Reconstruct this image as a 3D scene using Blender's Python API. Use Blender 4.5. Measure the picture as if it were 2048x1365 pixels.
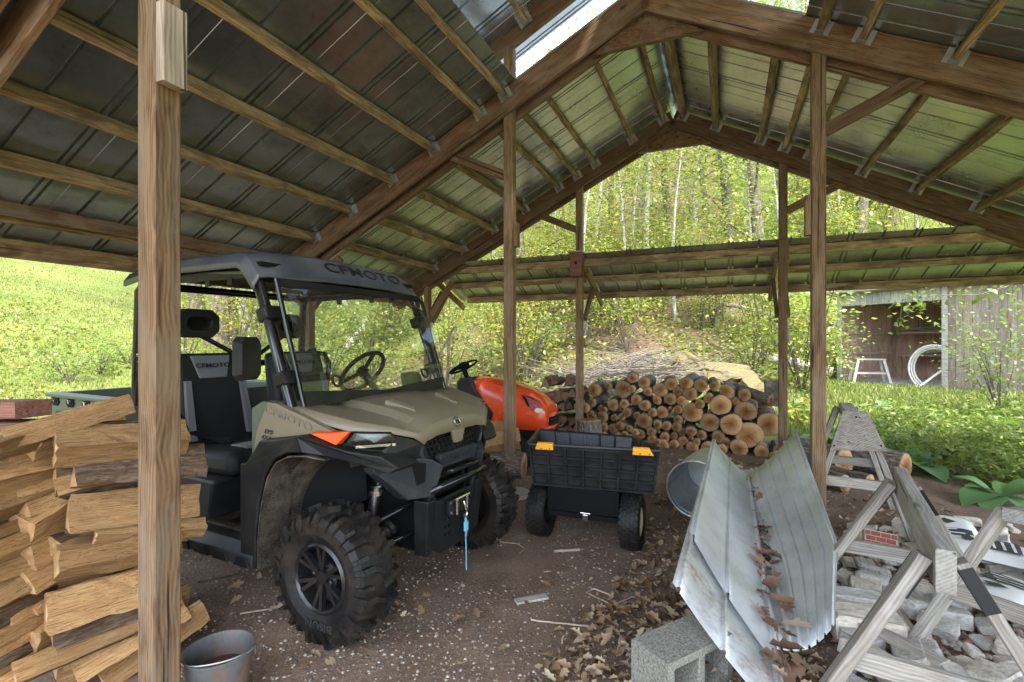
import bpy, bmesh, math, random
import numpy as np
from mathutils import Vector, Matrix, noise
R = math.radians
random.seed(7)
rng = np.random.default_rng(7)
for _o in list(bpy.data.objects): bpy.data.objects.remove(_o)
SC = bpy.context.scene
COL = SC.collection
# ------------------------------------------------------------------ camera, sky, sun, exposure
CAM_H = 1.4
FPX = 1000.0                      # focal length in photo pixels (photo 2048 x 1365)
HOR = 685.0                       # horizon row
cam_d = bpy.data.cameras.new('camera'); cam = bpy.data.objects.new('camera', cam_d); COL.objects.link(cam)
cam.location = (0, 0, CAM_H); cam.rotation_euler = (R(90), 0, 0)
cam_d.sensor_width = 36; cam_d.lens = FPX * 36 / 2048; cam_d.clip_start = .05; cam_d.clip_end = 600
cam_d.shift_y = 2.5 / 2048
SC.camera = cam
SC.cycles.use_denoising = True
SC.cycles.max_bounces = 10; SC.cycles.diffuse_bounces = 5; SC.cycles.glossy_bounces = 4; SC.cycles.transparent_max_bounces = 16
SC.cycles.sample_clamp_indirect = 6
SUN_EL, SUN_AZ = 56, 152          # azimuth clockwise from +Y
W = bpy.data.worlds.new('World'); SC.world = W; W.use_nodes = True
wn = W.node_tree.nodes; wl = W.node_tree.links
for n in list(wn): wn.remove(n)
sky = wn.new('ShaderNodeTexSky'); sky.sky_type = 'NISHITA'; sky.sun_disc = False
sky.sun_elevation = R(SUN_EL); sky.sun_rotation = R(SUN_AZ); sky.air_density = 1.0; sky.dust_density = 1.5
tc = wn.new('ShaderNodeTexCoord'); cn = wn.new('ShaderNodeTexNoise'); cn.inputs['Scale'].default_value = 2.6
cn.inputs['Detail'].default_value = 7; cn.inputs['Roughness'].default_value = .6
cr = wn.new('ShaderNodeValToRGB'); cr.color_ramp.elements[0].position = .46; cr.color_ramp.elements[1].position = .66
mx = wn.new('ShaderNodeMix'); mx.data_type = 'RGBA'
mx.inputs['B'].default_value = (9.5, 9.8, 10.2, 1)
bg = wn.new('ShaderNodeBackground'); bg.inputs['Strength'].default_value = .15
wo = wn.new('ShaderNodeOutputWorld')
wl.new(tc.outputs['Generated'], cn.inputs['Vector']); wl.new(cn.outputs['Fac'], cr.inputs['Fac'])
wl.new(cr.outputs['Color'], mx.inputs['Factor']); wl.new(sky.outputs['Color'], mx.inputs['A'])
wl.new(mx.outputs['Result'], bg.inputs['Color']); wl.new(bg.outputs['Background'], wo.inputs['Surface'])
sun_d = bpy.data.lights.new('sun', 'SUN'); sun_d.energy = 2.2; sun_d.angle = R(4); sun_d.color = (1, .95, .87)
sun = bpy.data.objects.new('sun', sun_d); COL.objects.link(sun); sun.location = (0, 0, 30)
_az, _el = R(SUN_AZ), R(SUN_EL)
_sd = Vector((math.sin(_az) * math.cos(_el), math.cos(_az) * math.cos(_el), math.sin(_el)))
sun.rotation_euler = _sd.to_track_quat('Z', 'Y').to_euler()
SC.view_settings.view_transform = 'Standard'; SC.view_settings.look = 'None'
SC.view_settings.gamma = 1; SC.view_settings.exposure = 2.55

# ------------------------------------------------------------------ helpers
WM = {}
def link(o, parent=None, M=None):
    COL.objects.link(o)
    if M is None: M = WM[parent.name] if parent else Matrix.Identity(4)
    WM[o.name] = M
    if parent:
        o.parent = parent; o.matrix_basis = WM[parent.name].inverted() @ M
    else: o.matrix_basis = M
    return o
def tag(o, label, cat, group=None, kind=None):
    if label: o['label'] = label
    if cat: o['category'] = cat
    if group: o['group'] = group
    if kind: o['kind'] = kind
    return o
def thing(name, label, cat, M=None, group=None):
    e = bpy.data.objects.new(name, None); e.empty_display_size = .1
    link(e, None, M); return tag(e, label, cat, group)
def newmesh(name, V, F, mats, smooth=None, midx=None):
    me = bpy.data.meshes.new(name); me.from_pydata([tuple(v) for v in V], [], F)
    for m in (mats if isinstance(mats, (list, tuple)) else [mats]): me.materials.append(m)
    if midx is not None: me.polygons.foreach_set('material_index', midx)
    if smooth is not None:
        me.polygons.foreach_set('use_smooth', [True] * len(F))
        if smooth < 180: me.set_sharp_from_angle(angle=R(smooth))
    me.update(); return me
def obj(name, me, parent=None, M=None):
    return link(bpy.data.objects.new(name, me), parent, M)
def copy_tree(o, M, label=None, group=None):
    def cp(src, par, Mw):
        c = src.copy(); COL.objects.link(c); WM[c.name] = Mw
        if par is not None: c.parent = par; c.matrix_basis = WM[par.name].inverted() @ Mw
        else: c.matrix_basis = Mw
        for ch in src.children: cp(ch, c, Mw @ (WM[src.name].inverted() @ WM[ch.name]))
        return c
    c = cp(o, None, M)
    if label: c['label'] = label
    if group: c['group'] = group
    return c
def TR(x, y, z, rz=0): return Matrix.Translation((x, y, z)) @ Matrix.Rotation(rz, 4, 'Z')
def frame(A, B, up=(0, 0, 1)):
    A = Vector(A); B = Vector(B); x = (B - A).normalized(); u = Vector(up)
    y = u.cross(x)
    if y.length < 1e-4: y = Vector((0, 1, 0)).cross(x) if abs(x.y) < .9 else Vector((1, 0, 0)).cross(x)
    y.normalize(); z = x.cross(y)
    M = Matrix((x, y, z)).transposed().to_4x4(); M.translation = A
    return M
class MB:
    def __init__(s): s.v = []; s.f = []; s.m = []
    def add(s, V, F, mi=0):
        b = len(s.v); s.v += [Vector(v) for v in V]; s.f += [tuple(i + b for i in f) for f in F]; s.m += [mi] * len(F); return s
    def hexa(s, P, mi=0):      # 4 bottom ccw then 4 top
        return s.add(P, [(3, 2, 1, 0), (4, 5, 6, 7), (0, 1, 5, 4), (1, 2, 6, 5), (2, 3, 7, 6), (3, 0, 4, 7)], mi)
    def box(s, c, d, M=None, mi=0):
        P = [Vector((sx * d[0] / 2, sy * d[1] / 2, sz * d[2] / 2)) for sz in (-1, 1) for sx, sy in ((-1, -1), (1, -1), (1, 1), (-1, 1))]
        c = Vector(c)
        P = [(M @ p if M is not None else p) + c for p in P]
        return s.hexa(P, mi)
    def bar(s, A, B, w, h, up=(0, 0, 1), mi=0):
        M = frame(A, B, up); L = (Vector(B) - Vector(A)).length
        P = [M @ Vector((x, y * w / 2, z * h / 2)) for z in (-1, 1) for x, y in ((0, -1), (L, -1), (L, 1), (0, 1))]
        return s.hexa(P, mi)
    def tube(s, pts, r, n=8, mi=0, cap=True, closed=False):
        pts = [Vector(p) for p in pts]; k = len(pts); V = []; F = []
        rr = r if isinstance(r, (list, tuple)) else [r] * k
        d0 = (pts[1] - pts[0]).normalized(); u = Vector((0, 0, 1)) if abs(d0.z) < .9 else Vector((1, 0, 0))
        for i, p in enumerate(pts):
            if closed: d = pts[(i + 1) % k] - pts[i - 1]
            else: d = pts[min(i + 1, k - 1)] - pts[max(i - 1, 0)]
            d.normalize(); a = (u - d * u.dot(d)).normalized(); u = a; b = d.cross(a)
            for j in range(n):
                t = 2 * math.pi * j / n; V.append(p + (a * math.cos(t) + b * math.sin(t)) * rr[i])
        for i in range(k if closed else k - 1):
            i2 = (i + 1) % k
            for j in range(n):
                j2 = (j + 1) % n; F.append((i * n + j, i * n + j2, i2 * n + j2, i2 * n + j))
        if cap and not closed: F += [tuple(range(n))[::-1], tuple((k - 1) * n + j for j in range(n))]
        return s.add(V, F, mi)
    def lathe(s, prof, n=24, M=None, mi=0, closed=True):   # prof (r, y): around local Y axis
        V = []; F = []; k = len(prof)
        for j in range(n):
            t = 2 * math.pi * j / n
            for r, y in prof: V.append(Vector((r * math.cos(t), y, r * math.sin(t))))
        if M is not None: V = [M @ v for v in V]
        for j in range(n):
            j2 = (j + 1) % n
            for i in range(k if closed else k - 1):
                i2 = (i + 1) % k; F.append((j * k + i, j2 * k + i, j2 * k + i2, j * k + i2))
        return s.add(V, F, mi)
    def prism(s, poly, y0, y1, ax='Y', mi=0):   # poly (a,b): ax Y -> (x,z)
        def pt(a, b, y): return {'Y': (a, y, b), 'X': (y, a, b), 'Z': (a, b, y)}[ax]
        n = len(poly); V = [pt(a, b, y0) for a, b in poly] + [pt(a, b, y1) for a, b in poly]
        F = [tuple(range(n)), tuple(range(2 * n - 1, n - 1, -1))] + [(i, i + n, (i + 1) % n + n, (i + 1) % n) for i in range(n)]
        return s.add(V, F, mi)
    def grid(s, rows, mi=0, flip=False):
        n = len(rows[0]); V = [p for r in rows for p in r]; F = []
        for i in range(len(rows) - 1):
            for j in range(n - 1):
                q = (i * n + j, i * n + j + 1, (i + 1) * n + j + 1, (i + 1) * n + j); F.append(q[::-1] if flip else q)
        return s.add(V, F, mi)
    def build(s, name, mats, parent=None, M=None, smooth=None, bevel=0, solid=0, fixn=True):
        me = newmesh(name, s.v, s.f, mats, None, s.m)
        if fixn:
            bm = bmesh.new(); bm.from_mesh(me); bmesh.ops.recalc_face_normals(bm, faces=bm.faces); bm.to_mesh(me); bm.free()
        if smooth is not None:
            me.polygons.foreach_set('use_smooth', [True] * len(me.polygons)); me.set_sharp_from_angle(angle=R(smooth))
        o = obj(name, me, parent, M)
        if solid:
            md = o.modifiers.new('solid', 'SOLIDIFY'); md.thickness = solid; md.offset = 0
        if bevel:
            md = o.modifiers.new('bevel', 'BEVEL'); md.width = bevel; md.segments = 2; md.limit_method = 'ANGLE'; md.angle_limit = R(35)
        return o
def text(name, body, size, M, mat, parent, extrude=.001, shear=0, sx=1.0):
    cu = bpy.data.curves.new(name, 'FONT'); cu.body = body; cu.size = size; cu.extrude = extrude; cu.align_x = 'CENTER'; cu.align_y = 'CENTER'
    cu.shear = shear; cu.offset = size * .012; cu.resolution_u = 3; cu.materials.append(mat); cu.space_character = 1.05
    tmp = bpy.data.objects.new(name, cu); me = bpy.data.meshes.new_from_object(tmp); bpy.data.objects.remove(tmp)
    if not me.materials: me.materials.append(mat)
    return link(bpy.data.objects.new(name, me), parent, M @ Matrix.Diagonal((sx, 1, 1, 1)))
def basis(o, x, y):   # matrix with origin o, x axis x, y axis y (orthonormalised)
    x = Vector(x).normalized(); y = Vector(y); y = (y - x * x.dot(y)).normalized(); z = x.cross(y)
    M = Matrix((x, y, z)).transposed().to_4x4(); M.translation = Vector(o); return M
def beam(name, A, B, w, h, mat, parent=None, up=(0, 0, 1), seg=1, jit=0, c=.004, warp=0):
    A = Vector(A); B = Vector(B); L = (B - A).length; M = frame(A, B, up)
    ring = [(-w / 2 + c, -h / 2), (w / 2 - c, -h / 2), (w / 2, -h / 2 + c), (w / 2, h / 2 - c), (w / 2 - c, h / 2), (-w / 2 + c, h / 2), (-w / 2, h / 2 - c), (-w / 2, -h / 2 + c)]
    V = []; F = []
    ph = random.random() * 6
    for i in range(seg + 1):
        t = i / seg; oy = warp * math.sin(t * math.pi) * math.sin(ph); oz = warp * math.sin(t * math.pi) * math.cos(ph)
        for y, z in ring:
            V.append((t * L, y + oy + (random.uniform(-jit, jit) if jit else 0), z + oz + (random.uniform(-jit, jit) if jit else 0)))
    for i in range(seg):
        for j in range(8):
            F.append((i * 8 + j, i * 8 + (j + 1) % 8, i * 8 + 8 + (j + 1) % 8, i * 8 + 8 + j))
    F += [tuple(range(8))[::-1], tuple(seg * 8 + j for j in range(8))]
    me = newmesh(name, V, [f[::-1] for f in F], mat)
    return obj(name, me, parent, M)
_ang = math.atan2(426, FPX); TS, TCc = math.sin(_ang), math.cos(_ang)
TD = Vector((TS, TCc, 0)); SD = Vector((TCc, -TS, 0))        # along the ridge (away), across (right)
def SH(t, s, h): return Vector((-.02, 4.59, 0)) + TD * t + SD * s + Vector((0, 0, h))
def toTS(x, y): 
    dx, dy = x + .02, y - 4.59
    return dx * TS + dy * TCc, dx * TCc - dy * TS
def P(px, py, Y): return Vector(((px - 1024) / FPX * Y, Y, CAM_H - (py - HOR) / FPX * Y))
def G(px, py, z=0): return P(px, py, (CAM_H - z) * FPX / (py - HOR))
def ordn(i): return '%d%s' % (i, 'th' if 10 <= i % 100 <= 20 else {1: 'st', 2: 'nd', 3: 'rd'}.get(i % 10, 'th'))
def sstep(a, b, x):
    t = min(1, max(0, (x - a) / (b - a))); return t * t * (3 - 2 * t)
def softp(x, w=.8):
    return math.log1p(math.exp(min(30, x / w))) * w if x < 25 * w else x
def ground_z(x, y):
    t, s = toTS(x, y)
    mb = .27 - .225 * sstep(.8, 4.4, s) + .2 * sstep(11.5, 16, t) * sstep(.8, 4.4, s)
    zb = mb * max(0, softp(t - 3.7) - .02); zl = .24 * max(0, softp(-s - 3.6) - .02)
    if t > 11.5 and s > .8: zb = max(zb, 0)
    zb += .2 * max(0, softp(t - 14, 2.0) - .01)
    z = math.hypot(zb, zl)
    far = sstep(.3, 1.5, z)
    z += far * .22 * noise.noise((x * .35, y * .35, 0)) + .05 * noise.noise((x * 1.3, y * 1.3, 4)) * sstep(.05, .3, z)
    lx, ly = (x - 8.83) * .3822 - (y - 13.5) * .9241, (x - 8.83) * .9241 + (y - 13.5) * .3822     # level pad of the plank shed
    w = sstep(-.9, -.2, lx) * (1 - sstep(5.2, 6.2, lx)) * sstep(-1.6, -.2, ly) * (1 - sstep(2.4, 3.4, ly)); z += (.33 - z) * w
    if z < .05: z += .012 * noise.noise((x * 2.2, y * 2.2, 9)) 
    return z

# ------------------------------------------------------------------ materials
def nt(name):
    m = bpy.data.materials.new(name); m.use_nodes = True; t = m.node_tree
    return m, t.nodes, t.links, t.nodes['Principled BSDF']
def rgba(c): return (c[0], c[1], c[2], 1)
def ramp(N, stops, inter='LINEAR'):
    r = N.new('ShaderNodeValToRGB'); e = r.color_ramp.elements; r.color_ramp.interpolation = inter
    while len(e) < len(stops): e.new(.5)
    for q, (p, c) in zip(e, stops): q.position = p; q.color = rgba(c) if not isinstance(c, (int, float)) else (c, c, c, 1)
    return r
def coords(N, L, kind='Object', scale=(1, 1, 1), rand=True):
    t = N.new('ShaderNodeTexCoord'); m = N.new('ShaderNodeMapping'); m.inputs['Scale'].default_value = scale
    if rand:
        oi = N.new('ShaderNodeObjectInfo'); mu = N.new('ShaderNodeVectorMath'); mu.operation = 'SCALE'; mu.inputs[0].default_value = (37, 53, 71)
        L.new(oi.outputs['Random'], mu.inputs['Scale']); ad = N.new('ShaderNodeVectorMath'); ad.operation = 'ADD'
        L.new(t.outputs[kind], ad.inputs[0]); L.new(mu.outputs[0], ad.inputs[1]); L.new(ad.outputs[0], m.inputs['Vector'])
    else: L.new(t.outputs[kind], m.inputs['Vector'])
    return m
def noisetex(N, L, vec, scale, detail=4, rough=.55, dist=0):
    n = N.new('ShaderNodeTexNoise'); n.inputs['Scale'].default_value = scale; n.inputs['Detail'].default_value = detail
    n.inputs['Roughness'].default_value = rough; n.inputs['Distortion'].default_value = dist; L.new(vec.outputs[0], n.inputs['Vector']); return n
def mix(N, L, f, a, b, mode='MIX'):
    m = N.new('ShaderNodeMix'); m.data_type = 'RGBA'; m.blend_type = mode
    for k, v in (('Factor', f), ('A', a), ('B', b)):
        if hasattr(v, 'links') or hasattr(v, 'is_output'): L.new(v, m.inputs[k])
        elif isinstance(v, (int, float)): m.inputs[k].default_value = v
        else: m.inputs[k].default_value = rgba(v)
    return m.outputs['Result']
def bump(N, L, bs, h, strength=.3, dist=.01):
    b = N.new('ShaderNodeBump'); b.inputs['Strength'].default_value = strength; b.inputs['Distance'].default_value = dist
    L.new(h, b.inputs['Height']); L.new(b.outputs['Normal'], bs.inputs['Normal'])
def wood(name, light, dark, stain=None, stain_amt=.5, rough=.75, gs=1.0, grey=None, bstr=.35, knots=True):
    m, N, L, bs = nt(name)
    c = coords(N, L, scale=(.8 * gs, 13 * gs, 13 * gs))
    warp = noisetex(N, L, coords(N, L, scale=(1.2, 2.5, 2.5)), 2.0, 2)
    ad = N.new('ShaderNodeMix'); ad.data_type = 'VECTOR'; ad.inputs['Factor'].default_value = .07
    L.new(c.outputs[0], ad.inputs['A']); 
    mulv = N.new('ShaderNodeVectorMath'); mulv.operation = 'SCALE'; mulv.inputs['Scale'].default_value = 9; L.new(warp.outputs['Color'], mulv.inputs[0]); L.new(mulv.outputs[0], ad.inputs['B'])
    g = N.new('ShaderNodeTexNoise'); g.inputs['Scale'].default_value = 4.2; g.inputs['Detail'].default_value = 5; g.inputs['Roughness'].default_value = .65
    L.new(ad.outputs['Result'], g.inputs['Vector'])
    wv = N.new('ShaderNodeTexWave'); wv.wave_type = 'RINGS'; wv.rings_direction = 'X'; wv.inputs['Scale'].default_value = 2.6; wv.inputs['Distortion'].default_value = 3.0; wv.inputs['Detail'].default_value = 2.5; wv.inputs['Detail Scale'].default_value = .5
    L.new(ad.outputs['Result'], wv.inputs['Vector'])
    f = mix(N, L, .16, g.outputs['Fac'], wv.outputs['Fac'])
    r = ramp(N, [(.33, dark), (.5, [(a + b) / 2 for a, b in zip(light, dark)]), (.66, light)]); L.new(f, r.inputs['Fac'])
    col = r.outputs['Color']
    if stain:
        sn = noisetex(N, L, coords(N, L, scale=(2.2, 6, 6)), 1.6, 5, .6, .6)
        sr = ramp(N, [(.5 - .12 * stain_amt, 0), (.62, stain_amt)]); L.new(sn.outputs['Fac'], sr.inputs['Fac'])
        col = mix(N, L, sr.outputs['Color'], col, stain)
    oi = N.new('ShaderNodeObjectInfo'); vr = N.new('ShaderNodeMapRange'); vr.inputs['To Min'].default_value = .78; vr.inputs['To Max'].default_value = 1.18
    L.new(oi.outputs['Random'], vr.inputs['Value'])
    hs = N.new('ShaderNodeHueSaturation'); L.new(vr.outputs[0], hs.inputs['Value']); L.new(col, hs.inputs['Color'])
    col = hs.outputs['Color']
    if knots:
        vo = N.new('ShaderNodeTexVoronoi'); vo.inputs['Scale'].default_value = 1.7; L.new(coords(N, L, scale=(1.0, 2.4, 2.4)).outputs[0], vo.inputs['Vector'])
        kr = ramp(N, [(.03, .85), (.085, 0)]); L.new(vo.outputs['Distance'], kr.inputs['Fac'])
        col = mix(N, L, kr.outputs['Color'], col, [x * .35 for x in dark])
    ck = noisetex(N, L, coords(N, L, scale=(.55, 22, 22)), 1.7, 2, .5); ckr = ramp(N, [(.30, .9), (.335, 0)]); L.new(ck.outputs['Fac'], ckr.inputs['Fac'])
    col = mix(N, L, ckr.outputs['Color'], col, [x * .25 for x in dark])
    L.new(col, bs.inputs['Base Color']); bs.inputs['Roughness'].default_value = rough
    bs.inputs['Specular IOR Level'].default_value = .25
    bump(N, L, bs, f, bstr, .004)
    return m
def plain(name, c, rough=.5, metal=0, var=.12, scale=6, bumps=0, spec=.5, c2=None, kind='Object', coat=0, detail=5):
    m, N, L, bs = nt(name)
    n = noisetex(N, L, coords(N, L, kind), scale, detail, .6)
    r = ramp(N, [(.3, [x * (1 - var) for x in c]), (.7, c2 or [min(1, x * (1 + var)) for x in c])]); L.new(n.outputs['Fac'], r.inputs['Fac'])
    L.new(r.outputs['Color'], bs.inputs['Base Color']); bs.inputs['Metallic'].default_value = metal
    rr = N.new('ShaderNodeMapRange'); rr.inputs['To Min'].default_value = max(.02, rough - .08); rr.inputs['To Max'].default_value = min(1, rough + .1)
    L.new(n.outputs['Fac'], rr.inputs['Value']); L.new(rr.outputs[0], bs.inputs['Roughness'])
    bs.inputs['Specular IOR Level'].default_value = spec
    if coat: bs.inputs['Coat Weight'].default_value = coat; bs.inputs['Coat Roughness'].default_value = .06
    if bumps:
        n2 = noisetex(N, L, coords(N, L, kind), scale * 14, 3)
        bump(N, L, bs, n2.outputs['Fac'], bumps, .003)
    return m
def dusty(name, c, dust, rough=.5, amt=.5, scale=3, fine=90, spec=.4, zlo=None, zhi=None, speck=.64):
    m, N, L, bs = nt(name); co = coords(N, L, rand=False)
    n = noisetex(N, L, co, scale, 6, .65); f = noisetex(N, L, co, fine, 2, .7)
    r1 = ramp(N, [(.42, 0), (.75, amt)]); L.new(n.outputs['Fac'], r1.inputs['Fac'])
    col = mix(N, L, r1.outputs['Color'], c, dust)
    r2 = ramp(N, [(speck, 0), (speck + .06, amt)]); L.new(f.outputs['Fac'], r2.inputs['Fac'])
    col = mix(N, L, r2.outputs['Color'], col, dust)
    L.new(col, bs.inputs['Base Color']); bs.inputs['Roughness'].default_value = rough; bs.inputs['Specular IOR Level'].default_value = spec
    bump(N, L, bs, f.outputs['Fac'], .12, .002)
    return m
def leafmat(name, stops, trans=.35, rough=.6):
    m, N, L, bs = nt(name); N.remove(bs)
    g = N.new('ShaderNodeNewGeometry'); r = ramp(N, stops); L.new(g.outputs['Random Per Island'], r.inputs['Fac'])
    oi = N.new('ShaderNodeObjectInfo'); hs = N.new('ShaderNodeHueSaturation'); L.new(r.outputs['Color'], hs.inputs['Color'])
    mr = N.new('ShaderNodeMapRange'); mr.inputs['To Min'].default_value = .8; mr.inputs['To Max'].default_value = 1.2; L.new(oi.outputs['Random'], mr.inputs['Value']); L.new(mr.outputs[0], hs.inputs['Value'])
    mh = N.new('ShaderNodeMapRange'); mh.inputs['To Min'].default_value = .482; mh.inputs['To Max'].default_value = .522; L.new(oi.outputs['Random'], mh.inputs['Value']); L.new(mh.outputs[0], hs.inputs['Hue'])
    d = N.new('ShaderNodeBsdfDiffuse'); t = N.new('ShaderNodeBsdfTranslucent'); gl = N.new('ShaderNodeBsdfGlossy'); gl.inputs['Roughness'].default_value = .45
    L.new(hs.outputs['Color'], d.inputs['Color']); L.new(hs.outputs['Color'], t.inputs['Color'])
    a = N.new('ShaderNodeMixShader'); a.inputs[0].default_value = trans; L.new(d.outputs[0], a.inputs[1]); L.new(t.outputs[0], a.inputs[2])
    b = N.new('ShaderNodeMixShader'); b.inputs[0].default_value = .04; L.new(a.outputs[0], b.inputs[1]); L.new(gl.outputs[0], b.inputs[2])
    L.new(b.outputs[0], N['Material Output'].inputs['Surface'])
    return m
def bark(name, c1, c2, sc=(2, 8, 8), lichen=None):
    m, N, L, bs = nt(name); co = coords(N, L, scale=sc)
    v = N.new('ShaderNodeTexVoronoi'); v.inputs['Scale'].default_value = 1.6; v.feature = 'DISTANCE_TO_EDGE'; L.new(co.outputs[0], v.inputs['Vector'])
    n = noisetex(N, L, co, 3, 6, .65); f = mix(N, L, .5, n.outputs['Fac'], v.outputs['Distance'])
    r = ramp(N, [(.15, c1), (.5, c2)]); L.new(f, r.inputs['Fac']); col = r.outputs['Color']
    if lichen:
        n2 = noisetex(N, L, coords(N, L, scale=(3, 3, 3)), 2.5, 6, .7); r2 = ramp(N, [(.5, 0), (.64, .85)]); L.new(n2.outputs['Fac'], r2.inputs['Fac'])
        col = mix(N, L, r2.outputs['Color'], col, lichen)
    L.new(col, bs.inputs['Base Color']); bs.inputs['Roughness'].default_value = .9; bs.inputs['Specular IOR Level'].default_value = .15
    bump(N, L, bs, f, .8, .02); return m

M_POST = wood('post_wood', (.29, .182, .10), (.09, .05, .027), (.25, .205, .15), .45)
M_RAFT = wood('rafter_wood', (.235, .14, .078), (.078, .045, .025), (.28, .24, .19), .3)
M_PURL = wood('purlin_wood', (.50, .36, .205), (.21, .135, .07), (.08, .05, .03), .7, grey=1)
M_GREY = wood('weathered_wood', (.44, .41, .37), (.19, .17, .15), (.30, .235, .18), .4, bstr=.5)
M_GREY2 = wood('grey_painted_wood', (.50, .48, .44), (.30, .28, .25), (.22, .19, .16), .4)
M_PLANKI = wood('shed_inner_wood', (.44, .31, .245), (.22, .14, .105), (.20, .11, .08), .4)
M_PLANK = wood('shed_plank_wood', (.36, .31, .27), (.19, .15, .12), (.20, .11, .08), .55)
M_TAN = wood('pale_board_wood', (.48, .40, .31), (.26, .20, .15))
M_REDW = wood('red_brown_wood', (.26, .12, .085), (.12, .055, .04))
M_BARK = bark('log_bark', (.05, .038, .03), (.24, .20, .165), (3, 5, 5), (.36, .35, .31))
M_BARKD = bark('dark_bark', (.035, .023, .015), (.17, .115, .075), (3, 6, 6), (.19, .145, .10))
M_BARKT = bark('tree_bark', (.12, .105, .09), (.40, .37, .33), (5, 5, 1.6), (.48, .47, .44))
M_BARKT2 = bark('dark_tree_bark', (.045, .035, .03), (.19, .16, .135), (5, 5, 1.6))
def splitwood(name, light, dark):
    m, N, L, bs = nt(name)
    g = noisetex(N, L, coords(N, L, scale=(1.3, 26, 26)), 2.2, 5, .7, .4)
    r = ramp(N, [(.3, dark), (.5, light), (.75, [min(1, x * 1.15) for x in light])]); L.new(g.outputs['Fac'], r.inputs['Fac'])
    b = noisetex(N, L, coords(N, L, scale=(3, 7, 7)), 1.3, 4); r2 = ramp(N, [(.42, 0), (.68, .55)]); L.new(b.outputs['Fac'], r2.inputs['Fac'])
    col = mix(N, L, r2.outputs['Color'], r.outputs['Color'], [light[0] * .72, light[1] * .55, light[2] * .38])
    cr_ = noisetex(N, L, coords(N, L, scale=(.7, 40, 40)), 1.6, 2, .5); r3 = ramp(N, [(.35, .95), (.39, 0)]); L.new(cr_.outputs['Fac'], r3.inputs['Fac'])
    col = mix(N, L, r3.outputs['Color'], col, [x * .3 for x in dark])
    oi = N.new('ShaderNodeObjectInfo'); vr = N.new('ShaderNodeMapRange'); vr.inputs['To Min'].default_value = .62; vr.inputs['To Max'].default_value = 1.3
    L.new(oi.outputs['Random'], vr.inputs['Value']); hs = N.new('ShaderNodeHueSaturation'); L.new(vr.outputs[0], hs.inputs['Value']); L.new(col, hs.inputs['Color'])
    L.new(hs.outputs['Color'], bs.inputs['Base Color']); bs.inputs['Roughness'].default_value = .8; bs.inputs['Specular IOR Level'].default_value = .2
    bump(N, L, bs, g.outputs['Fac'], 1.0, .014); return m
M_SPLIT = splitwood('split_firewood', (.57, .355, .165), (.23, .12, .05))
M_SPLITR = splitwood('old_split_firewood', (.36, .22, .15), (.15, .085, .055))
def logend(name, sap, heart):
    m, N, L, bs = nt(name)
    t = N.new('ShaderNodeTexCoord'); sx = N.new('ShaderNodeSeparateXYZ'); L.new(t.outputs['Object'], sx.inputs[0])
    oi = N.new('ShaderNodeObjectInfo')
    cb = N.new('ShaderNodeCombineXYZ'); L.new(sx.outputs['Y'], cb.inputs['X']); L.new(sx.outputs['Z'], cb.inputs['Y'])
    ln = N.new('ShaderNodeVectorMath'); ln.operation = 'LENGTH'; L.new(cb.outputs[0], ln.inputs[0])
    nn = noisetex(N, L, coords(N, L, scale=(1, 1, 1)), 1.5, 3)
    ma = N.new('ShaderNodeMath'); ma.operation = 'MULTIPLY_ADD'; L.new(nn.outputs['Fac'], ma.inputs[0]); ma.inputs[1].default_value = .5; L.new(ln.outputs['Value'], ma.inputs[2])
    r = ramp(N, [(.34, [x * .75 for x in heart]), (.55, heart), (.82, [(a + b) / 2 for a, b in zip(sap, heart)]), (1.0, sap)]); L.new(ma.outputs[0], r.inputs['Fac'])
    si = N.new('ShaderNodeMath'); si.operation = 'SINE'; mu = N.new('ShaderNodeMath'); mu.operation = 'MULTIPLY'; mu.inputs[1].default_value = 60; L.new(ma.outputs[0], mu.inputs[0]); L.new(mu.outputs[0], si.inputs[0])
    r2 = ramp(N, [(.4, 0), (1, .28)]); L.new(si.outputs[0], r2.inputs['Fac'])
    col = mix(N, L, r2.outputs['Color'], r.outputs['Color'], [x * .45 for x in heart])
    at = N.new('ShaderNodeMath'); at.operation = 'ARCTAN2'; L.new(sx.outputs['Z'], at.inputs[0]); L.new(sx.outputs['Y'], at.inputs[1])
    off = N.new('ShaderNodeMath'); off.operation = 'MULTIPLY_ADD'; L.new(oi.outputs['Random'], off.inputs[0]); off.inputs[1].default_value = 91; L.new(at.outputs[0], off.inputs[2])
    cn_ = N.new('ShaderNodeTexNoise'); cn_.noise_dimensions = '1D'; cn_.inputs['Scale'].default_value = 2.6; cn_.inputs['Detail'].default_value = 0; L.new(off.outputs[0], cn_.inputs['W'])
    d2 = N.new('ShaderNodeMath'); d2.operation = 'SUBTRACT'; L.new(cn_.outputs['Fac'], d2.inputs[0]); d2.inputs[1].default_value = .6
    ab = N.new('ShaderNodeMath'); ab.operation = 'ABSOLUTE'; L.new(d2.outputs[0], ab.inputs[0]); mr = N.new('ShaderNodeMath'); mr.operation = 'MULTIPLY'; L.new(ab.outputs[0], mr.inputs[0]); L.new(ln.outputs['Value'], mr.inputs[1])
    r3 = ramp(N, [(.004, .85), (.012, 0)]); L.new(mr.outputs[0], r3.inputs['Fac'])
    col = mix(N, L, r3.outputs['Color'], col, (.06, .03, .015))
    vr = N.new('ShaderNodeMapRange'); vr.inputs['To Min'].default_value = .72; vr.inputs['To Max'].default_value = 1.15; L.new(oi.outputs['Random'], vr.inputs['Value'])
    hs = N.new('ShaderNodeHueSaturation'); L.new(vr.outputs[0], hs.inputs['Value']); L.new(col, hs.inputs['Color'])
    L.new(hs.outputs['Color'], bs.inputs['Base Color']); bs.inputs['Roughness'].default_value = .85; bs.inputs['Specular IOR Level'].default_value = .15
    return m
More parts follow.
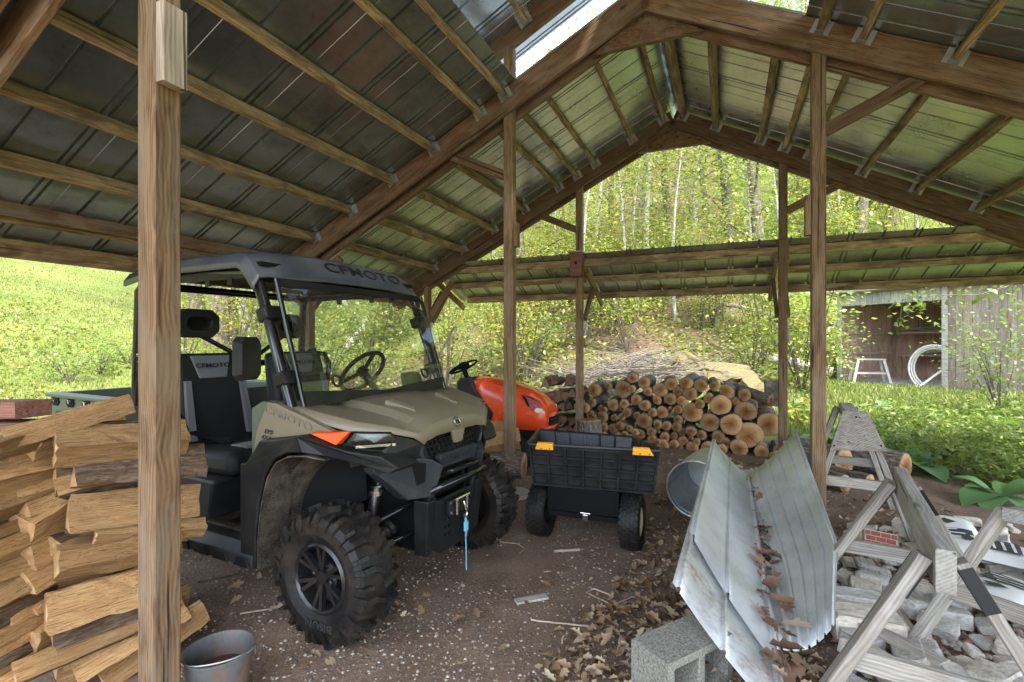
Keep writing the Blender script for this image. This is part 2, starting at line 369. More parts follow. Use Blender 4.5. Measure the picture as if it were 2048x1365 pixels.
M_END = logend('log_cut_end', (.47, .29, .145), (.30, .13, .045))
def metal(name, c, rough, met=.85, rust=0, streak=(1, 1, 1), dirt=(.05, .045, .035), dirt_amt=.35):
    m, N, L, bs = nt(name)
    n = noisetex(N, L, coords(N, L, scale=streak), 2.2, 7, .65); sp = N.new('ShaderNodeTexVoronoi'); sp.inputs['Scale'].default_value = 60; L.new(coords(N, L).outputs[0], sp.inputs['Vector'])
    r = ramp(N, [(.3, [x * .75 for x in c]), (.7, [min(1, x * 1.15) for x in c])]); L.new(n.outputs['Fac'], r.inputs['Fac'])
    col = mix(N, L, .035, r.outputs['Color'], sp.outputs['Color'], 'OVERLAY')
    d = noisetex(N, L, coords(N, L, scale=streak), 5, 8, .75); rd = ramp(N, [(.5, 0), (.72, dirt_amt)]); L.new(d.outputs['Fac'], rd.inputs['Fac'])
    col = mix(N, L, rd.outputs['Color'], col, dirt)
    rr = N.new('ShaderNodeMapRange'); rr.inputs['To Min'].default_value = rough - .08; rr.inputs['To Max'].default_value = rough + .18; L.new(n.outputs['Fac'], rr.inputs['Value'])
    L.new(rr.outputs[0], bs.inputs['Roughness']); bs.inputs['Metallic'].default_value = met
    if rust:
        rn = noisetex(N, L, coords(N, L, scale=(streak[0] * 1.2, streak[1] * 1.2, streak[2] * 1.2), rand=False), 1.6, 8, .7); rrm = ramp(N, [(.60 - rust * .12, 0), (.66, 1)]); L.new(rn.outputs['Fac'], rrm.inputs['Fac'])
        rc = ramp(N, [(.3, (.10, .035, .012)), (.7, (.33, .14, .04))]); L.new(d.outputs['Fac'], rc.inputs['Fac'])
        col = mix(N, L, rrm.outputs['Color'], col, rc.outputs['Color'])
        iv = N.new('ShaderNodeMath'); iv.operation = 'MULTIPLY_ADD'; L.new(rrm.outputs['Color'], iv.inputs[0]); iv.inputs[1].default_value = -met; iv.inputs[2].default_value = met; L.new(iv.outputs[0], bs.inputs['Metallic'])
    L.new(col, bs.inputs['Base Color'])
    bump(N, L, bs, n.outputs['Fac'], .1, .01)
    return m
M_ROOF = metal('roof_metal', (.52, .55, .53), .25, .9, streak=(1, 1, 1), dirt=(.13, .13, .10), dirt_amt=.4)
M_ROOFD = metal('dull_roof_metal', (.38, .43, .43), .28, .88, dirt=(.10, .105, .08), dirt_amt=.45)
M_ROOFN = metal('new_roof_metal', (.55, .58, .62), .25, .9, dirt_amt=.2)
M_GALV = metal('galvanised_sheet', (.66, .68, .69), .46, .55, dirt=(.25, .24, .22), dirt_amt=.3)
M_GALVR = metal('rusty_galvanised_sheet', (.64, .65, .65), .46, .55, rust=.62, streak=(1.9, 1.9, 1.9), dirt_amt=.45)
M_HANG = metal('hanger_metal', (.5, .52, .54), .45, .8)
M_CAN = metal('can_metal', (.55, .57, .57), .38, .85, dirt_amt=.3)
M_RUSTY = metal('rusty_tin', (.125, .13, .13), .6, .25, rust=.7, streak=(4, 4, 2.2), dirt_amt=.6)
M_CHROME = plain('bright_steel', (.75, .75, .76), .18, 1, .05)
M_RUSTB = plain('rust', (.12, .05, .025), .9, 0, .4, 9, .5)
# ------------------------------------------------------------------ ground
def ground_mat():
    m, N, L, bs = nt('ground_soil_and_turf')
    t = N.new('ShaderNodeTexCoord'); co = t
    class V: outputs = [t.outputs['Object']]
    n1 = noisetex(N, L, V, 3.0, 8, .7); n2 = noisetex(N, L, V, 60, 4, .7); n3 = noisetex(N, L, V, .45, 4, .6); n4 = noisetex(N, L, V, 11, 6, .7)
    dirt = ramp(N, [(.3, (.075, .051, .036)), (.5, (.20, .14, .10)), (.72, (.34, .26, .195))]); 
    L.new(mix(N, L, .5, n1.outputs['Fac'], n2.outputs['Fac']), dirt.inputs['Fac'])
    vo = N.new('ShaderNodeTexVoronoi'); vo.inputs['Scale'].default_value = 75; L.new(t.outputs['Object'], vo.inputs['Vector'])
    pk = ramp(N, [(.10, 1), (.2, 0)]); L.new(vo.outputs['Distance'], pk.inputs['Fac'])
    vs = N.new('ShaderNodeSeparateColor'); L.new(vo.outputs['Color'], vs.inputs[0]); pr = ramp(N, [(.58, 0), (.6, 1)]); L.new(vs.outputs[0], pr.inputs['Fac'])
    pm = mix(N, L, 1, pk.outputs['Color'], pr.outputs['Color'], 'MULTIPLY'); pc = ramp(N, [(0, (.22, .15, .11)), (.5, (.32, .27, .23)), (1, (.5, .46, .41))]); L.new(vs.outputs[1], pc.inputs['Fac'])
    dcol = mix(N, L, pm, dirt.outputs['Color'], pc.outputs['Color'])
    turf = ramp(N, [(.28, (.05, .08, .015)), (.5, (.115, .145, .032)), (.62, (.17, .18, .05)), (.8, (.22, .19, .085))]); L.new(mix(N, L, .5, n4.outputs['Fac'], n3.outputs['Fac']), turf.inputs['Fac'])
    lit = ramp(N, [(.3, (.06, .04, .027)), (.6, (.15, .105, .07)), (.8, (.22, .17, .115))]); L.new(n4.outputs['Fac'], lit.inputs['Fac'])
    at = N.new('ShaderNodeAttribute'); at.attribute_name = 'cover'; sp = N.new('ShaderNodeSeparateColor'); L.new(at.outputs['Color'], sp.inputs[0])
    def edge(ch):
        a = N.new('ShaderNodeMath'); a.operation = 'MULTIPLY_ADD'; L.new(n4.outputs['Fac'], a.inputs[0]); a.inputs[1].default_value = .9; 
        b = N.new('ShaderNodeMath'); b.operation = 'ADD'; L.new(sp.outputs[ch], b.inputs[0]); b.inputs[1].default_value = -.45; L.new(b.outputs[0], a.inputs[2])
        r = ramp(N, [(.42, 0), (.6, 1)]); L.new(a.outputs[0], r.inputs['Fac']); return r.outputs['Color']
    col = mix(N, L, edge(0), dcol, turf.outputs['Color']); col = mix(N, L, edge(1), col, lit.outputs['Color'])
    L.new(col, bs.inputs['Base Color']); bs.inputs['Roughness'].default_value = .95; bs.inputs['Specular IOR Level'].default_value = .12
    h = mix(N, L, .4, n2.outputs['Fac'], n1.outputs['Fac']); h2 = mix(N, L, .3, h, pm)
    bump(N, L, bs, h2, .9, .02); return m
M_GROUND = ground_mat()
def cover(x, y):
    """(turf, leaf litter) share of the ground cover at x, y"""
    t, s = toTS(x, y)
    inside = sstep(-4.2, -3.2, s) * (1 - sstep(2.6, 4.0, t)) * (1 - sstep(4.2, 5.2, s))
    turf = 1 - inside
    bank = sstep(3.2, 5.0, t) * (1 - sstep(1.8, 4.0, s)) * (1 - sstep(4.5, 8, -s))
    left = sstep(3.2, 4.5, -s) * (1 - sstep(5.2, 8.0, -s)) * .55
    deep = sstep(9, 14, t) * (1 - sstep(4.0, 9.0, -s)) * (1 - .6 * sstep(1, 4, s))
    return turf, max(bank * .62, left, deep * .55)
def axis(lo, hi, fine0, fine1, d):
    a = list(np.arange(fine0, fine1 + 1e-6, d)); g = d; x = fine0
    while x > lo: g *= 1.18; x -= g; a.insert(0, x)
    g = d; x = fine1
    while x < hi: g *= 1.18; x += g; a.append(x)
    return a
gx = axis(-150, 150, -9, 9, .22); gy = axis(-30, 220, -1, 16, .22)
GV = [(x, y, ground_z(x, y)) for y in gy for x in gx]; nx = len(gx)
GF = [(j * nx + i, j * nx + i + 1, (j + 1) * nx + i + 1, (j + 1) * nx + i) for j in range(len(gy) - 1) for i in range(nx - 1)]
gme = newmesh('ground', GV, GF, M_GROUND, 180)
ca = gme.color_attributes.new('cover', 'FLOAT_COLOR', 'POINT')
cc = np.zeros((len(GV), 4), np.float32); cc[:, 3] = 1
for i, v in enumerate(GV): cc[i, 0], cc[i, 1] = cover(v[0], v[1])
ca.data.foreach_set('color', cc.ravel())
tag(obj('ground', gme), None, None, kind='structure')

# ------------------------------------------------------------------ the open pole shed
SLOPE = .503; H0 = 3.466; HR = .235
def rb(s): return H0 + SLOPE * (s if s < 1.22 else 2.44 - s)     # underside of the rafters
SHED = thing('pole_shed', 'open timber pole shed with metal roof sheltering the vehicles and firewood', 'shed', Matrix.Translation(SH(0, 1.22, 0)))
def post(t, s, top, w=.09, z0=-.05, mat=M_POST, name='post'):
    return beam(name, SH(t, s, z0), SH(t, s, top), w, w, mat, SHED, up=SD, c=.005)
def rafter(t, s0, s1, lift=0, th=.04, dep=HR, mat=M_RAFT):
    cp = math.cos(math.atan(SLOPE)); A = SH(t, s0, rb(s0) + lift + HR - dep / 2 ); B = SH(t, s1, rb(s1) + lift + HR - dep / 2)
    return beam('rafter', A, B, th, dep * cp, mat, SHED, seg=2)
TB = 2.4
for t in (-3.0, 0.0, TB):
    for dt, dz in ((-.066, 0), (.066, -.035)):
        rafter(t + dt, -3.05, 1.219, dz); rafter(t + dt, 5.49, 1.221, dz)
    MB().prism([(-.46, -.24), (.46, -.24), (.36, -.19), (0, -.02), (-.36, -.19)], -.02, .02).build('gusset_plate', M_RAFT, SHED,
        basis(SH(t, 1.22, 4.09), SD, TD) , bevel=.003) if False else None
    g = MB(); hb = 4.085
    g.add([SH(t - .025, 1.22 - .44, hb - .235), SH(t - .025, 1.22 + .44, hb - .235), SH(t - .025, 1.22, hb + .05),
           SH(t + .025, 1.22 - .44, hb - .235), SH(t + .025, 1.22 + .44, hb - .235), SH(t + .025, 1.22, hb + .05)],
          [(0, 1, 2), (5, 4, 3), (0, 3, 4, 1), (1, 4, 5, 2), (2, 5, 3, 0)])
    g.build('gusset_plate', M_RAFT, SHED, Matrix.Identity(4))
# posts
for t, s in ((0, 0), (0, 2.44), (TB, 0), (TB, 2.44)): post(t, s, rb(s) + (.62 if t == 0 else .2))
post(-3.09, 0, 3.6, .092)
for t, s in ((0, -2.42), (TB, -2.42), (0, 4.86), (TB, 4.86), (-3.0, -2.42)): post(t, s, rb(s) + .18)
# knee braces
def brace(A, B, w=.04, h=.09): return beam('knee_brace', A, B, w, h, M_RAFT, SHED, c=.003)
for t in (0, TB):
    brace(SH(t, -.60, rb(-.6) + .03), SH(t, -.04, 2.93)); brace(SH(t, 3.04, rb(3.04) + .03), SH(t, 2.48, 2.93))
    for sg in (-1, 1):
        e = -2.42; brace(SH(t + .02, e + sg * .42, rb(e + sg * .42) + .02 if sg < 0 else rb(e) - .02 + .08), SH(t + .02, e + sg * .04, 1.80 if sg > 0 else 1.78))
    e = -2.42
    brace(SH(t + .42, e, 2.20), SH(t + .04, e, 1.78))
# spacer blocks nailed to the posts
beam('post_block', SH(-3.09, .066, 2.28), SH(-3.09, .066, 2.55), .085, .04, M_TAN, SHED, up=SD)
beam('post_block', SH(-.0, .066, 2.27), SH(0, .066, 2.49), .07, .04, M_POST, SHED, up=SD)
beam('post_block', SH(0, 2.44 - .066, 2.18), SH(0, 2.44 - .066, 2.47), .07, .04, M_POST, SHED, up=SD)
# purlins with galvanised hangers
hb_ = MB(); hb_.box((0, .028, 0), (.05, .003, .10)); hb_.box((0, -.028, 0), (.05, .003, .10)); hb_.box((0, 0, -.051), (.05, .06, .003)); hb_.box((.026, .045, 0), (.003, .035, .10)); hb_.box((.026, -.045, 0), (.003, .035, .10))
hang_me = newmesh('joist_hanger', hb_.v, hb_.f, M_HANG)
cpz = math.cos(math.atan(SLOPE)); spz = math.sin(math.atan(SLOPE))
def purlin(s, t0, t1, lift=0, jit=.0035, hang=True, w=.042, dep=.095):
    left = s < 1.22
    zc = rb(s) + lift + HR - .06
    nrm = Vector((0, 0, cpz)) + SD * (-spz if left else spz)
    w *= random.uniform(.95, 1.15); dep *= random.uniform(.95, 1.08)
    o = beam('purlin', SH(t0, s, zc), SH(t1, s, zc), w, dep, M_PURL, SHED, up=nrm, seg=7, jit=jit, warp=.008)
    if hang:
        M = frame(SH(t0, s, zc), SH(t1, s, zc), nrm)
        L = t1 - t0; obj('joist_hanger', hang_me, o, M @ Matrix.Translation((L - .026, 0, 0)))
    return o
offs = [1.23, 1.48, 1.98, 2.46, 2.96, 3.45, 3.95]
for o_ in offs:
    for sg in (-1, 1): purlin(1.22 + sg * o_, -2.91, -.09)
for o_ in [.12, .5, .98] + offs:
    for sg in (-1, 1): purlin(1.22 + sg * o_, .09, TB - .09, jit=.0045)
for o_ in offs:
    purlin(1.22 - o_, -5.4, -3.09, hang=False); purlin(1.22 + o_, -5.4, -3.09, hang=False)  # unseen purlins behind the camera, added under the sun-blocking roof extension
for sg in (-1, 1):   # eave fascia
    s = 1.22 + sg * 4.27; beam('fascia_board', SH(-5.4, s, rb(-3.05) + .16), SH(TB + .2, s, rb(-3.05) + .16), .04, .14, M_PURL, SHED, seg=6, jit=.002)
    s = 1.22 + sg * 3.64
    for a, b in ((-5.4, -.0), (.0, TB)): beam('eave_beam', SH(a + .05, s + sg * .068, rb(-2.42) + .02), SH(b - .05, s + sg * .068, rb(-2.42) + .02), .04, .09, M_RAFT, SHED, seg=3, jit=.002)
# roof sheets: ribbed panels laid up the slope
PITCH = .61
prof = [(0, 0), (.004, .02), (.018, .02), (.022, 0), (.046, 0), (.050, .02), (.064, .02), (.068, 0), (.15, 0), (.153, .003), (.165, .003), (.168, 0), (.325, 0), (.330, .02), (.346, .02), (.351, 0), (.61, 0), (.614, .02), (.628, .02), (.632, 0), (.656, 0), (.66, .02), (.674, .02), (.678, 0), (.70, 0)]
def panel_mesh(L, wd=PITCH):
    rows = []
    n = 5
    for i in range(n + 1):
        y = L * i / n; rows.append([Vector((x, y, z)) for x, z in prof])
    b = MB(); b.grid(rows)
    return newmesh('roof_panel', b.v, b.f, M_ROOF)
def slope_panels(t0, t1, dlow, dhigh, side, lift=0, mat=None, over=.003, p0=0.0):
    """panels between eave distance dlow and ridge distance dhigh from the ridge line"""
    up = (SD * (-side) + Vector((0, 0, SLOPE))).normalized()       # toward the ridge
    L = (dlow - dhigh) / cpz; me = panel_mesh(L)
    if mat: me.materials.clear(); me.materials.append(mat)
    n = int(math.ceil((t1 - t0) / PITCH))
    for i in range(n):
        o_ = SH(t0 + i * PITCH, 1.22 + side * dlow, H0 + SLOPE * (1.22 - dlow) + HR + lift + .006 + (i % 2) * .0025)
        M = basis(o_, TD, up)
        if M.col[2].z < 0: M = M @ Matrix.Diagonal((1, 1, -1, 1))
        obj('roof_panel', me, SHED, M)
slope_panels(-5.42, -.06, 4.36, 1.13, -1, 0, M_ROOFD); slope_panels(-5.42, -.06, 4.36, 1.13, 1, 0, M_ROOFD)  # sheets extended unseen behind the camera to keep direct sun off the floor
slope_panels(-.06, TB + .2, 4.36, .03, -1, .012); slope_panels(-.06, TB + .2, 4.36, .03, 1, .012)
# ridge flashing
for sg in (-1, 1):
    b = MB(); a0 = SH(-.06, 1.22, 4.085 + HR + .045); b.grid([[SH(t, 1.22, 4.085 + HR + .043), SH(t, 1.22 + sg * .14, 4.085 + HR + .043 - .14 * SLOPE)] for t in (-.08, 1.2, TB + .22)])
    b.build('ridge_flashing', M_ROOFN, SHED, Matrix.Identity(4))
# raised vent roof over the near bay
LIFT = .55
for t in (-.02, -3.0):
    rafter(t, -.36, 1.219, LIFT, .04, .2); rafter(t, 2.80, 1.221, LIFT, .04, .2)
for o_ in (.15, .62, 1.05, 1.5):
    for sg in (-1, 1): purlin(1.22 + sg * o_, -2.95, -.06, LIFT, hang=True)
for sd in (-1, 1):
    slope_panels(-5.2, -.02, 1.62, .02, sd, LIFT - .01, M_ROOFN)  # also lengthened out of view behind the camera to block sun
# lean-to roof off the rear gable
def lean_h(d): return 2.52 - .40 * d
for d, hh in ((.085, .10), (.52, .085), (1.0, .10)):
    for a, b in ((-2.3, 0), (0, 2.44), (2.44, 6.6)):
        beam('lean_to_purlin', SH(TB + d, a + .045, lean_h(d)), SH(TB + d, b - .045, lean_h(d)), .045, hh, M_PURL, SHED, seg=6, jit=.003)
ll = panel_mesh(1.18 * math.hypot(1, .4))
for i in range(15):
    M = basis(SH(TB + 1.12, -2.42 + i * PITCH, lean_h(1.12) + .052 + (i % 2) * .0025), SD, -TD + Vector((0, 0, .4)))
    if M.col[2].z < 0: M = M @ Matrix.Diagonal((1, 1, -1, 1))
    obj('roof_panel', ll, SHED, M)
for s in (-2.36, .06, 2.38, 2.50):
    beam('lean_to_rafter', SH(TB + .06, s, lean_h(.06) - .10), SH(TB + 1.06, s, lean_h(1.06) - .10), .038, .09, M_PURL, SHED, seg=2, jit=.002)
    beam('lean_to_brace', SH(TB + .045, s, 1.72), SH(TB + .5, s, lean_h(.5) - .12), .038, .085, M_RAFT, SHED, seg=1)
# concrete pad under the middle post
tag(obj('footing_pad', MB().lathe([(0, 0), (.16, 0), (.15, .03), (0, .03)], 20, Matrix.Translation((0, 0, 0)) @ Matrix.Rotation(R(90), 4, 'X'), closed=False).v and
    (lambda b: newmesh('footing_pad', b.v, b.f, plain('footing_concrete', (.42, .37, .31), .9, 0, .2, 9, .5), 40))(MB().lathe([(.001, 0), (.17, 0), (.155, .035), (.001, .035)], 20, Matrix.Rotation(R(90), 4, 'X'), closed=False)),
    None, Matrix.Translation(SH(0, .03, .0))), 'round pale concrete pad under the middle shed post', 'footing')
# bird box on the rear post
bh = thing('birdhouse', 'small wooden birdhouse with round hole fixed to the rear shed post', 'birdhouse', basis(SH(TB - .05, 0, 2.28), SD, Vector((0, 0, 1))))
# local x across, y up, z toward camera side
b = MB(); b.box((0, .15, .08), (.15, .30, .14)); b.build('box', M_REDW, bh, bevel=.004)
b = MB(); b.box((0, .315, .09), (.20, .022, .20)); b.build('roof', M_GREY, bh, bevel=.003)
b = MB(); b.lathe([(.001, 0), (.019, 0), (.019, .004), (.001, .004)], 16, Matrix.Translation((0, .17, .1505)) @ Matrix.Rotation(R(90), 4, 'X'), closed=False); b.build('entrance_hole', plain('hole_black', (.004, .004, .004), .9), bh)
b = MB(); b.tube([(0, .10, .15), (0, .10, .20)], .006, 8); b.build('perch', M_TAN, bh)
# ------------------------------------------------------------------ utility vehicle (local: x forward, y left, z up; origin under the front axle)
UM = TR(-.556, 2.92, 0, -R(27.5))
M_TANP = dusty('tan_body_paint', (.165, .138, .093), (.30, .25, .19), .38, .16, 4, 160, .45, speck=.66)
M_BLK = dusty('black_body_plastic', (.009, .0095, .0105), (.12, .105, .085), .42, .16, 5, 220, .22, speck=.68)
M_BLKM = dusty('muddy_black_plastic', (.012, .011, .011), (.16, .13, .10), .7, .7, 9, 260, .22, speck=.54)
M_GREYP = dusty('dark_grey_plastic', (.022, .024, .028), (.15, .135, .12), .4, .16, 5, 200, .22, speck=.68)
M_ROOFP = dusty('roof_plastic', (.036, .041, .058), (.3, .28, .26), .36, .22, 3, 300, .5, speck=.70)  # blue-black plastic, base lifted bluer to imitate sky reflection on the visor
M_TUBE = plain('gloss_black_tube', (.008, .008, .01), .18, 0, .1, spec=.6)
M_RUB = dusty('tyre_rubber', (.008, .008, .0085), (.10, .08, .06), .5, .34, 7, 120, .22, speck=.6)
M_RIM = plain('black_alloy', (.010, .010, .011), .3, 0, .1, spec=.6)
M_DARK = plain('dark_interior', (.005, .005, .0055), .7, spec=.15)
M_SEAT = plain('black_seat_vinyl', (.010, .010, .011), .55, 0, .2, 12, .25, spec=.25)
M_SEATG = plain('grey_seat_vinyl', (.10, .10, .11), .6, 0, .12, 12, .2)
M_OLIVE = dusty('olive_bed_plastic', (.075, .095, .07), (.2, .18, .14), .45, .25, 4, 180, .45, speck=.68)
M_ORANGE = plain('orange_panel', (.72, .085, .012), .28, 0, .06, coat=.4)
M_BLUE = plain('blue_strap', (.16, .42, .60), .7, 0, .15)
M_LET = plain('faint_lettering', (.15, .13, .10), .5); M_LETB = plain('black_lettering', (.012, .012, .013), .45)
def glassmat(name, tint, gl=.02, rough=.0, dirt=.06):
    m, N, L, bs = nt(name); N.remove(bs)
    tr = N.new('ShaderNodeBsdfTransparent'); tr.inputs[0].default_value = rgba(tint)
    g = N.new('ShaderNodeBsdfGlossy'); g.inputs['Roughness'].default_value = rough
    fr = N.new('ShaderNodeFresnel'); fr.inputs['IOR'].default_value = 1.62
    df = N.new('ShaderNodeBsdfDiffuse'); df.inputs[0].default_value = (.35, .33, .3, 1)
    n = noisetex(N, L, coords(N, L, rand=False), 120, 3, .8); r = ramp(N, [(.45, 0), (.75, dirt * 3)]); L.new(n.outputs['Fac'], r.inputs['Fac'])
    a = N.new('ShaderNodeMixShader'); L.new(fr.outputs[0], a.inputs[0]); L.new(tr.outputs[0], a.inputs[1]); L.new(g.outputs[0], a.inputs[2])
    b = N.new('ShaderNodeMixShader'); L.new(r.outputs['Color'], b.inputs[0]); L.new(a.outputs[0], b.inputs[1]); L.new(df.outputs[0], b.inputs[2])
    L.new(b.outputs[0], N['Material Output'].inputs['Surface']); return m
M_GLASS = glassmat('windshield_glass', (.66, .69, .68), dirt=.09); M_LENS = glassmat('headlight_lens', (.75, .8, .75), dirt=.02)
UTV = thing('utility_vehicle', 'tan and black side-by-side utility vehicle with windshield and roof parked under shed', 'vehicle', UM)
def U(b, name, mat, par=UTV, **k): return b.build(name, mat, par, **k)
def both(f):
    for sg in (-1, 1): f(sg)
# hood
ST = [(-.36, [(0, 1.095), (.15, 1.095), (.30, 1.088), (.345, 1.062), (.41, 1.07), (.62, 1.10), (.685, 1.085)]),
      (-.12, [(0, 1.085), (.15, 1.083), (.29, 1.072), (.335, 1.042), (.40, 1.045), (.61, 1.058), (.678, 1.032)]),
      (.08, [(0, 1.055), (.15, 1.052), (.285, 1.042), (.33, 1.012), (.40, 1.010), (.55, 1.015), (.615, .985)]),
      (.20, [(0, 1.018), (.14, 1.015), (.275, 1.006), (.32, .985), (.37, .98), (.44, .985), (.475, .962)]),
      (.262, [(0, .985), (.13, .978), (.235, .968), (.27, .95), (.30, .945), (.335, .945), (.355, .925)]),
      (.288, [(0, .915), (.06, .915), (.20, .912), (.235, .905), (.26, .90), (.285, .90), (.305, .885)])]
rows = [[Vector((x, -y, z)) for y, z in reversed(h)] + [Vector((x, y, z)) for y, z in h[1:]] for x, h in ST]
b = MB(); b.grid(rows)
hood = U(b, 'hood', M_TANP, smooth=22, solid=.006)
b = MB(); b.prism([(-.06, .918), (.06, .918), (.035, .845), (-.035, .845)], .272, .296, 'X'); U(b, 'hood_tongue', M_TANP, hood, bevel=.006)
for sg in (-1, 1):     # raised hood creases
    b = MB(); b.hexa([(-.02, sg * .20, 1.05), (.14, sg * .17, 1.02), (.14, sg * .20, 1.02), (-.02, sg * .25, 1.05), (-.02, sg * .20, 1.094), (.12, sg * .172, 1.052), (.15, sg * .20, 1.036), (-.02, sg * .25, 1.086)])
    U(b, 'hood_crease', M_TANP, hood, bevel=.004)
em = MB(); em.lathe([(.001, .004), (.021, .004), (.023, 0), (.027, 0), (.028, .006), (.030, .006), (.031, 0), (.001, 0)], 28, None, closed=False)
eme = basis((.281, 0, .957), (0, 1, 0), (-.35, 0, .94)); emo = em.build('emblem', M_CHROME, hood, UM @ eme @ Matrix.Rotation(R(90), 4, 'X'), smooth=40)
for q in range(2):
    t = MB(); t.tube([(math.cos(a) * .013, math.sin(a) * .013 + (.004 if q else -.004), .0065) for a in np.linspace(.5 + q * 3.14, 3.4 + q * 3.14, 8)], .0028, 6); t.build('emblem_curl', M_LETB, emo, UM @ eme)
def tap(b, sg):
    for v in b.v:
        if v.x > -.08: v.y -= sg * (v.x + .08) ** 1.25 * 1.05
# side panels with lettering, black fenders
for sg in (-1, 1):
    y0, y1 = sg * .69, sg * .655
    b = MB(); b.prism([(-.50, .80), (-.47, .95), (-.385, 1.098), (-.33, 1.10), (-.12, 1.045), (.06, .992), (-.04, .984), (-.09, .967), (-.24, .942), (-.36, .925), (-.46, .80)], y0, y1)
    sp_ = U(b, 'side_panel', M_TANP, bevel=.004)
    b = MB(); b.prism([(-.53, .55), (-.53, 1.06), (-.45, 1.10), (-.39, 1.098), (-.475, .95), (-.505, .80), (-.49, .55)], sg * .672, sg * .60); U(b, 'door_jamb', M_OLIVE, bevel=.003)  # olive colour imitates green reflected on the dark jamb
    xa = (1, 0, -.22) if sg < 0 else (-1, 0, .22); mm = basis((-.235, sg * .6925, 1.033), xa, (0, 0, 1))
    text('lettering', 'CFMOTO', .052, UM @ mm, M_LET, sp_, .001, sx=1.55)
    if sg < 0:
        for s_, x_, z_ in (('EPS', -.375, .955), ('4X4', -.395, .925)): text('lettering', s_, .030, UM @ basis((x_, sg * .6925, z_), (1, 0, -.05), (0, 0, 1)), M_LETB, sp_, .001, shear=.25, sx=1.4)
    # fender arch
    outer = [(-.50, .30), (-.50, .80), (-.455, .805), (-.355, .925), (-.24, .940), (-.09, .965), (.0, .935), (.10, .895), (.21, .862), (.27, .80)]
    inner = [(.235, .775), (.15, .825), (.02, .875), (-.06, .895), (-.16, .885), (-.25, .845), (-.315, .76), (-.36, .62), (-.385, .45), (-.385, .30)]
    b = MB(); b.prism(outer + inner, sg * .757, sg * .60); tap(b, sg); fen = U(b, 'fender', M_BLK, bevel=.007)
    lip = MB(); lr = [[Vector((x * .97, sg * yy, z * .985 - .004)) for x, z in inner if x < .05] for yy in (.752, .68, .58)]; lip.grid(lr); tap(lip, sg); U(lip, 'fender_lip', M_BLKM, fen, solid=.006)
    # wheel well liner
    arc = [(.36 * math.cos(a) - .02, .50 + .38 * math.sin(a)) for a in np.linspace(R(82), R(200), 12)]
    b = MB(); b.grid([[Vector((x, sg * yy, z)) for x, z in arc] for yy in (.62, .45, .27)]); U(b, 'wheel_well', M_BLKM, smooth=60, solid=.01)
    # orange corner panel and headlight
    b = MB(); b.add([(-.088, sg * .688, .970), (-.04, sg * .69, .987), (.108, sg * .632, .984), (.045, sg * .655, .922), (-.088, sg * .65, .970), (-.04, sg * .65, .987), (.10, sg * .60, .984), (.045, sg * .61, .922)], [(0, 1, 2, 3), (7, 6, 5, 4), (0, 4, 5, 1), (1, 5, 6, 2), (2, 6, 7, 3), (3, 7, 4, 0)])
    U(b, 'orange_panel', M_ORANGE, bevel=.003)
    hp = [(.079, .62, .926), (.112, .605, .977), (.205, .46, .960), (.222, .425, .918), (.192, .455, .869), (.126, .555, .888)]
    b = MB(); cen = Vector((.02, sg * .46, .92)); F_ = [Vector((x, sg * y, z)) for x, y, z in hp]; Bk = [v.lerp(cen, .35) for v in F_]
    n6 = 6; b.add(F_ + Bk, [tuple(range(6, 12))] + [(i, (i + 1) % 6, (i + 1) % 6 + 6, i + 6) for i in range(6)])
    hl = U(b, 'headlight', plain('headlight_reflector', (.72, .74, .74), .3, .6) if sg < 0 else bpy.data.materials['headlight_reflector'])
    b = MB(); pc = sum(F_, Vector()) / 6 + Vector((.012, sg * .012, 0)); b.add(F_ + [pc], [(i, (i + 1) % 6, 6) for i in range(6)]); U(b, 'lens', M_LENS, hl)
    b = MB()
    b.bar(F_[0].lerp(F_[5], .5), F_[3].lerp(F_[4], .3), .012, .012); b.lathe([(.001, 0), (.022, 0), (.026, .03), (.001, .03)], 12, Matrix.Translation((.10, sg * .50, .915)) @ Matrix.Rotation(sg * R(-50), 4, 'Z'), closed=False); U(b, 'lamp_bar', M_CHROME, hl)
    b = MB(); b.tube([F_[i] * 1.002 for i in range(6)], .006, 6, closed=True); U(b, 'lamp_surround', M_BLK, hl)
    # black lower nose beside the grille and bumper wing
    b = MB(); b.hexa([(.06, sg * .30, .74), (.06, sg * .58, .80), (.19, sg * .50, .845), (.27, sg * .235, .80), (.06, sg * .30, .95), (.05, sg * .62, .925), (.215, sg * .43, .945), (.275, sg * .285, .895)]); U(b, 'nose_panel', M_BLK, bevel=.005)
    b = MB(); b.prism([(-.10, .0), (.17, .0), (.20, -.03), (.165, -.245), (.06, -.25)], 0, .07, 'Y')
    wM = UM @ basis((.205, sg * .43, .855), (.33, -sg * .94, 0), (.94 * 1, sg * .33, 0)) if sg < 0 else UM @ basis((.205, sg * .43, .855), (.33, -sg * .94, 0), (-.94, -.33 * sg, 0)) @ Matrix.Translation((0, -.07, 0))
    wing = MB(); q = [(0, .50, .865), (.24, .25, .80), (.275, .20, .76), (.235, .23, .60), (.17, .36, .61), (.10, .50, .76)]
    front = [Vector((x + .06, sg * y, z)) for x, y, z in q]; back = [Vector((x - .03, sg * y * .98, z)) for x, y, z in q]
    wing.add(front + back, [tuple(range(6)), tuple(range(11, 5, -1))] + [(i, i + 6, (i + 1) % 6 + 6, (i + 1) % 6) for i in range(6)])
    wg = U(wing, 'bumper_wing', M_GREYP, bevel=.008)
    sl = MB(); a0 = Vector((.235, sg * .375, .785)); 
    sl.add([(.252, sg * .352, .80), (.287, sg * .292, .785), (.268, sg * .275, .685), (.245, sg * .315, .675)], [(0, 1, 2, 3)]); U(sl, 'wing_slot', M_DARK, wg, solid=.012)
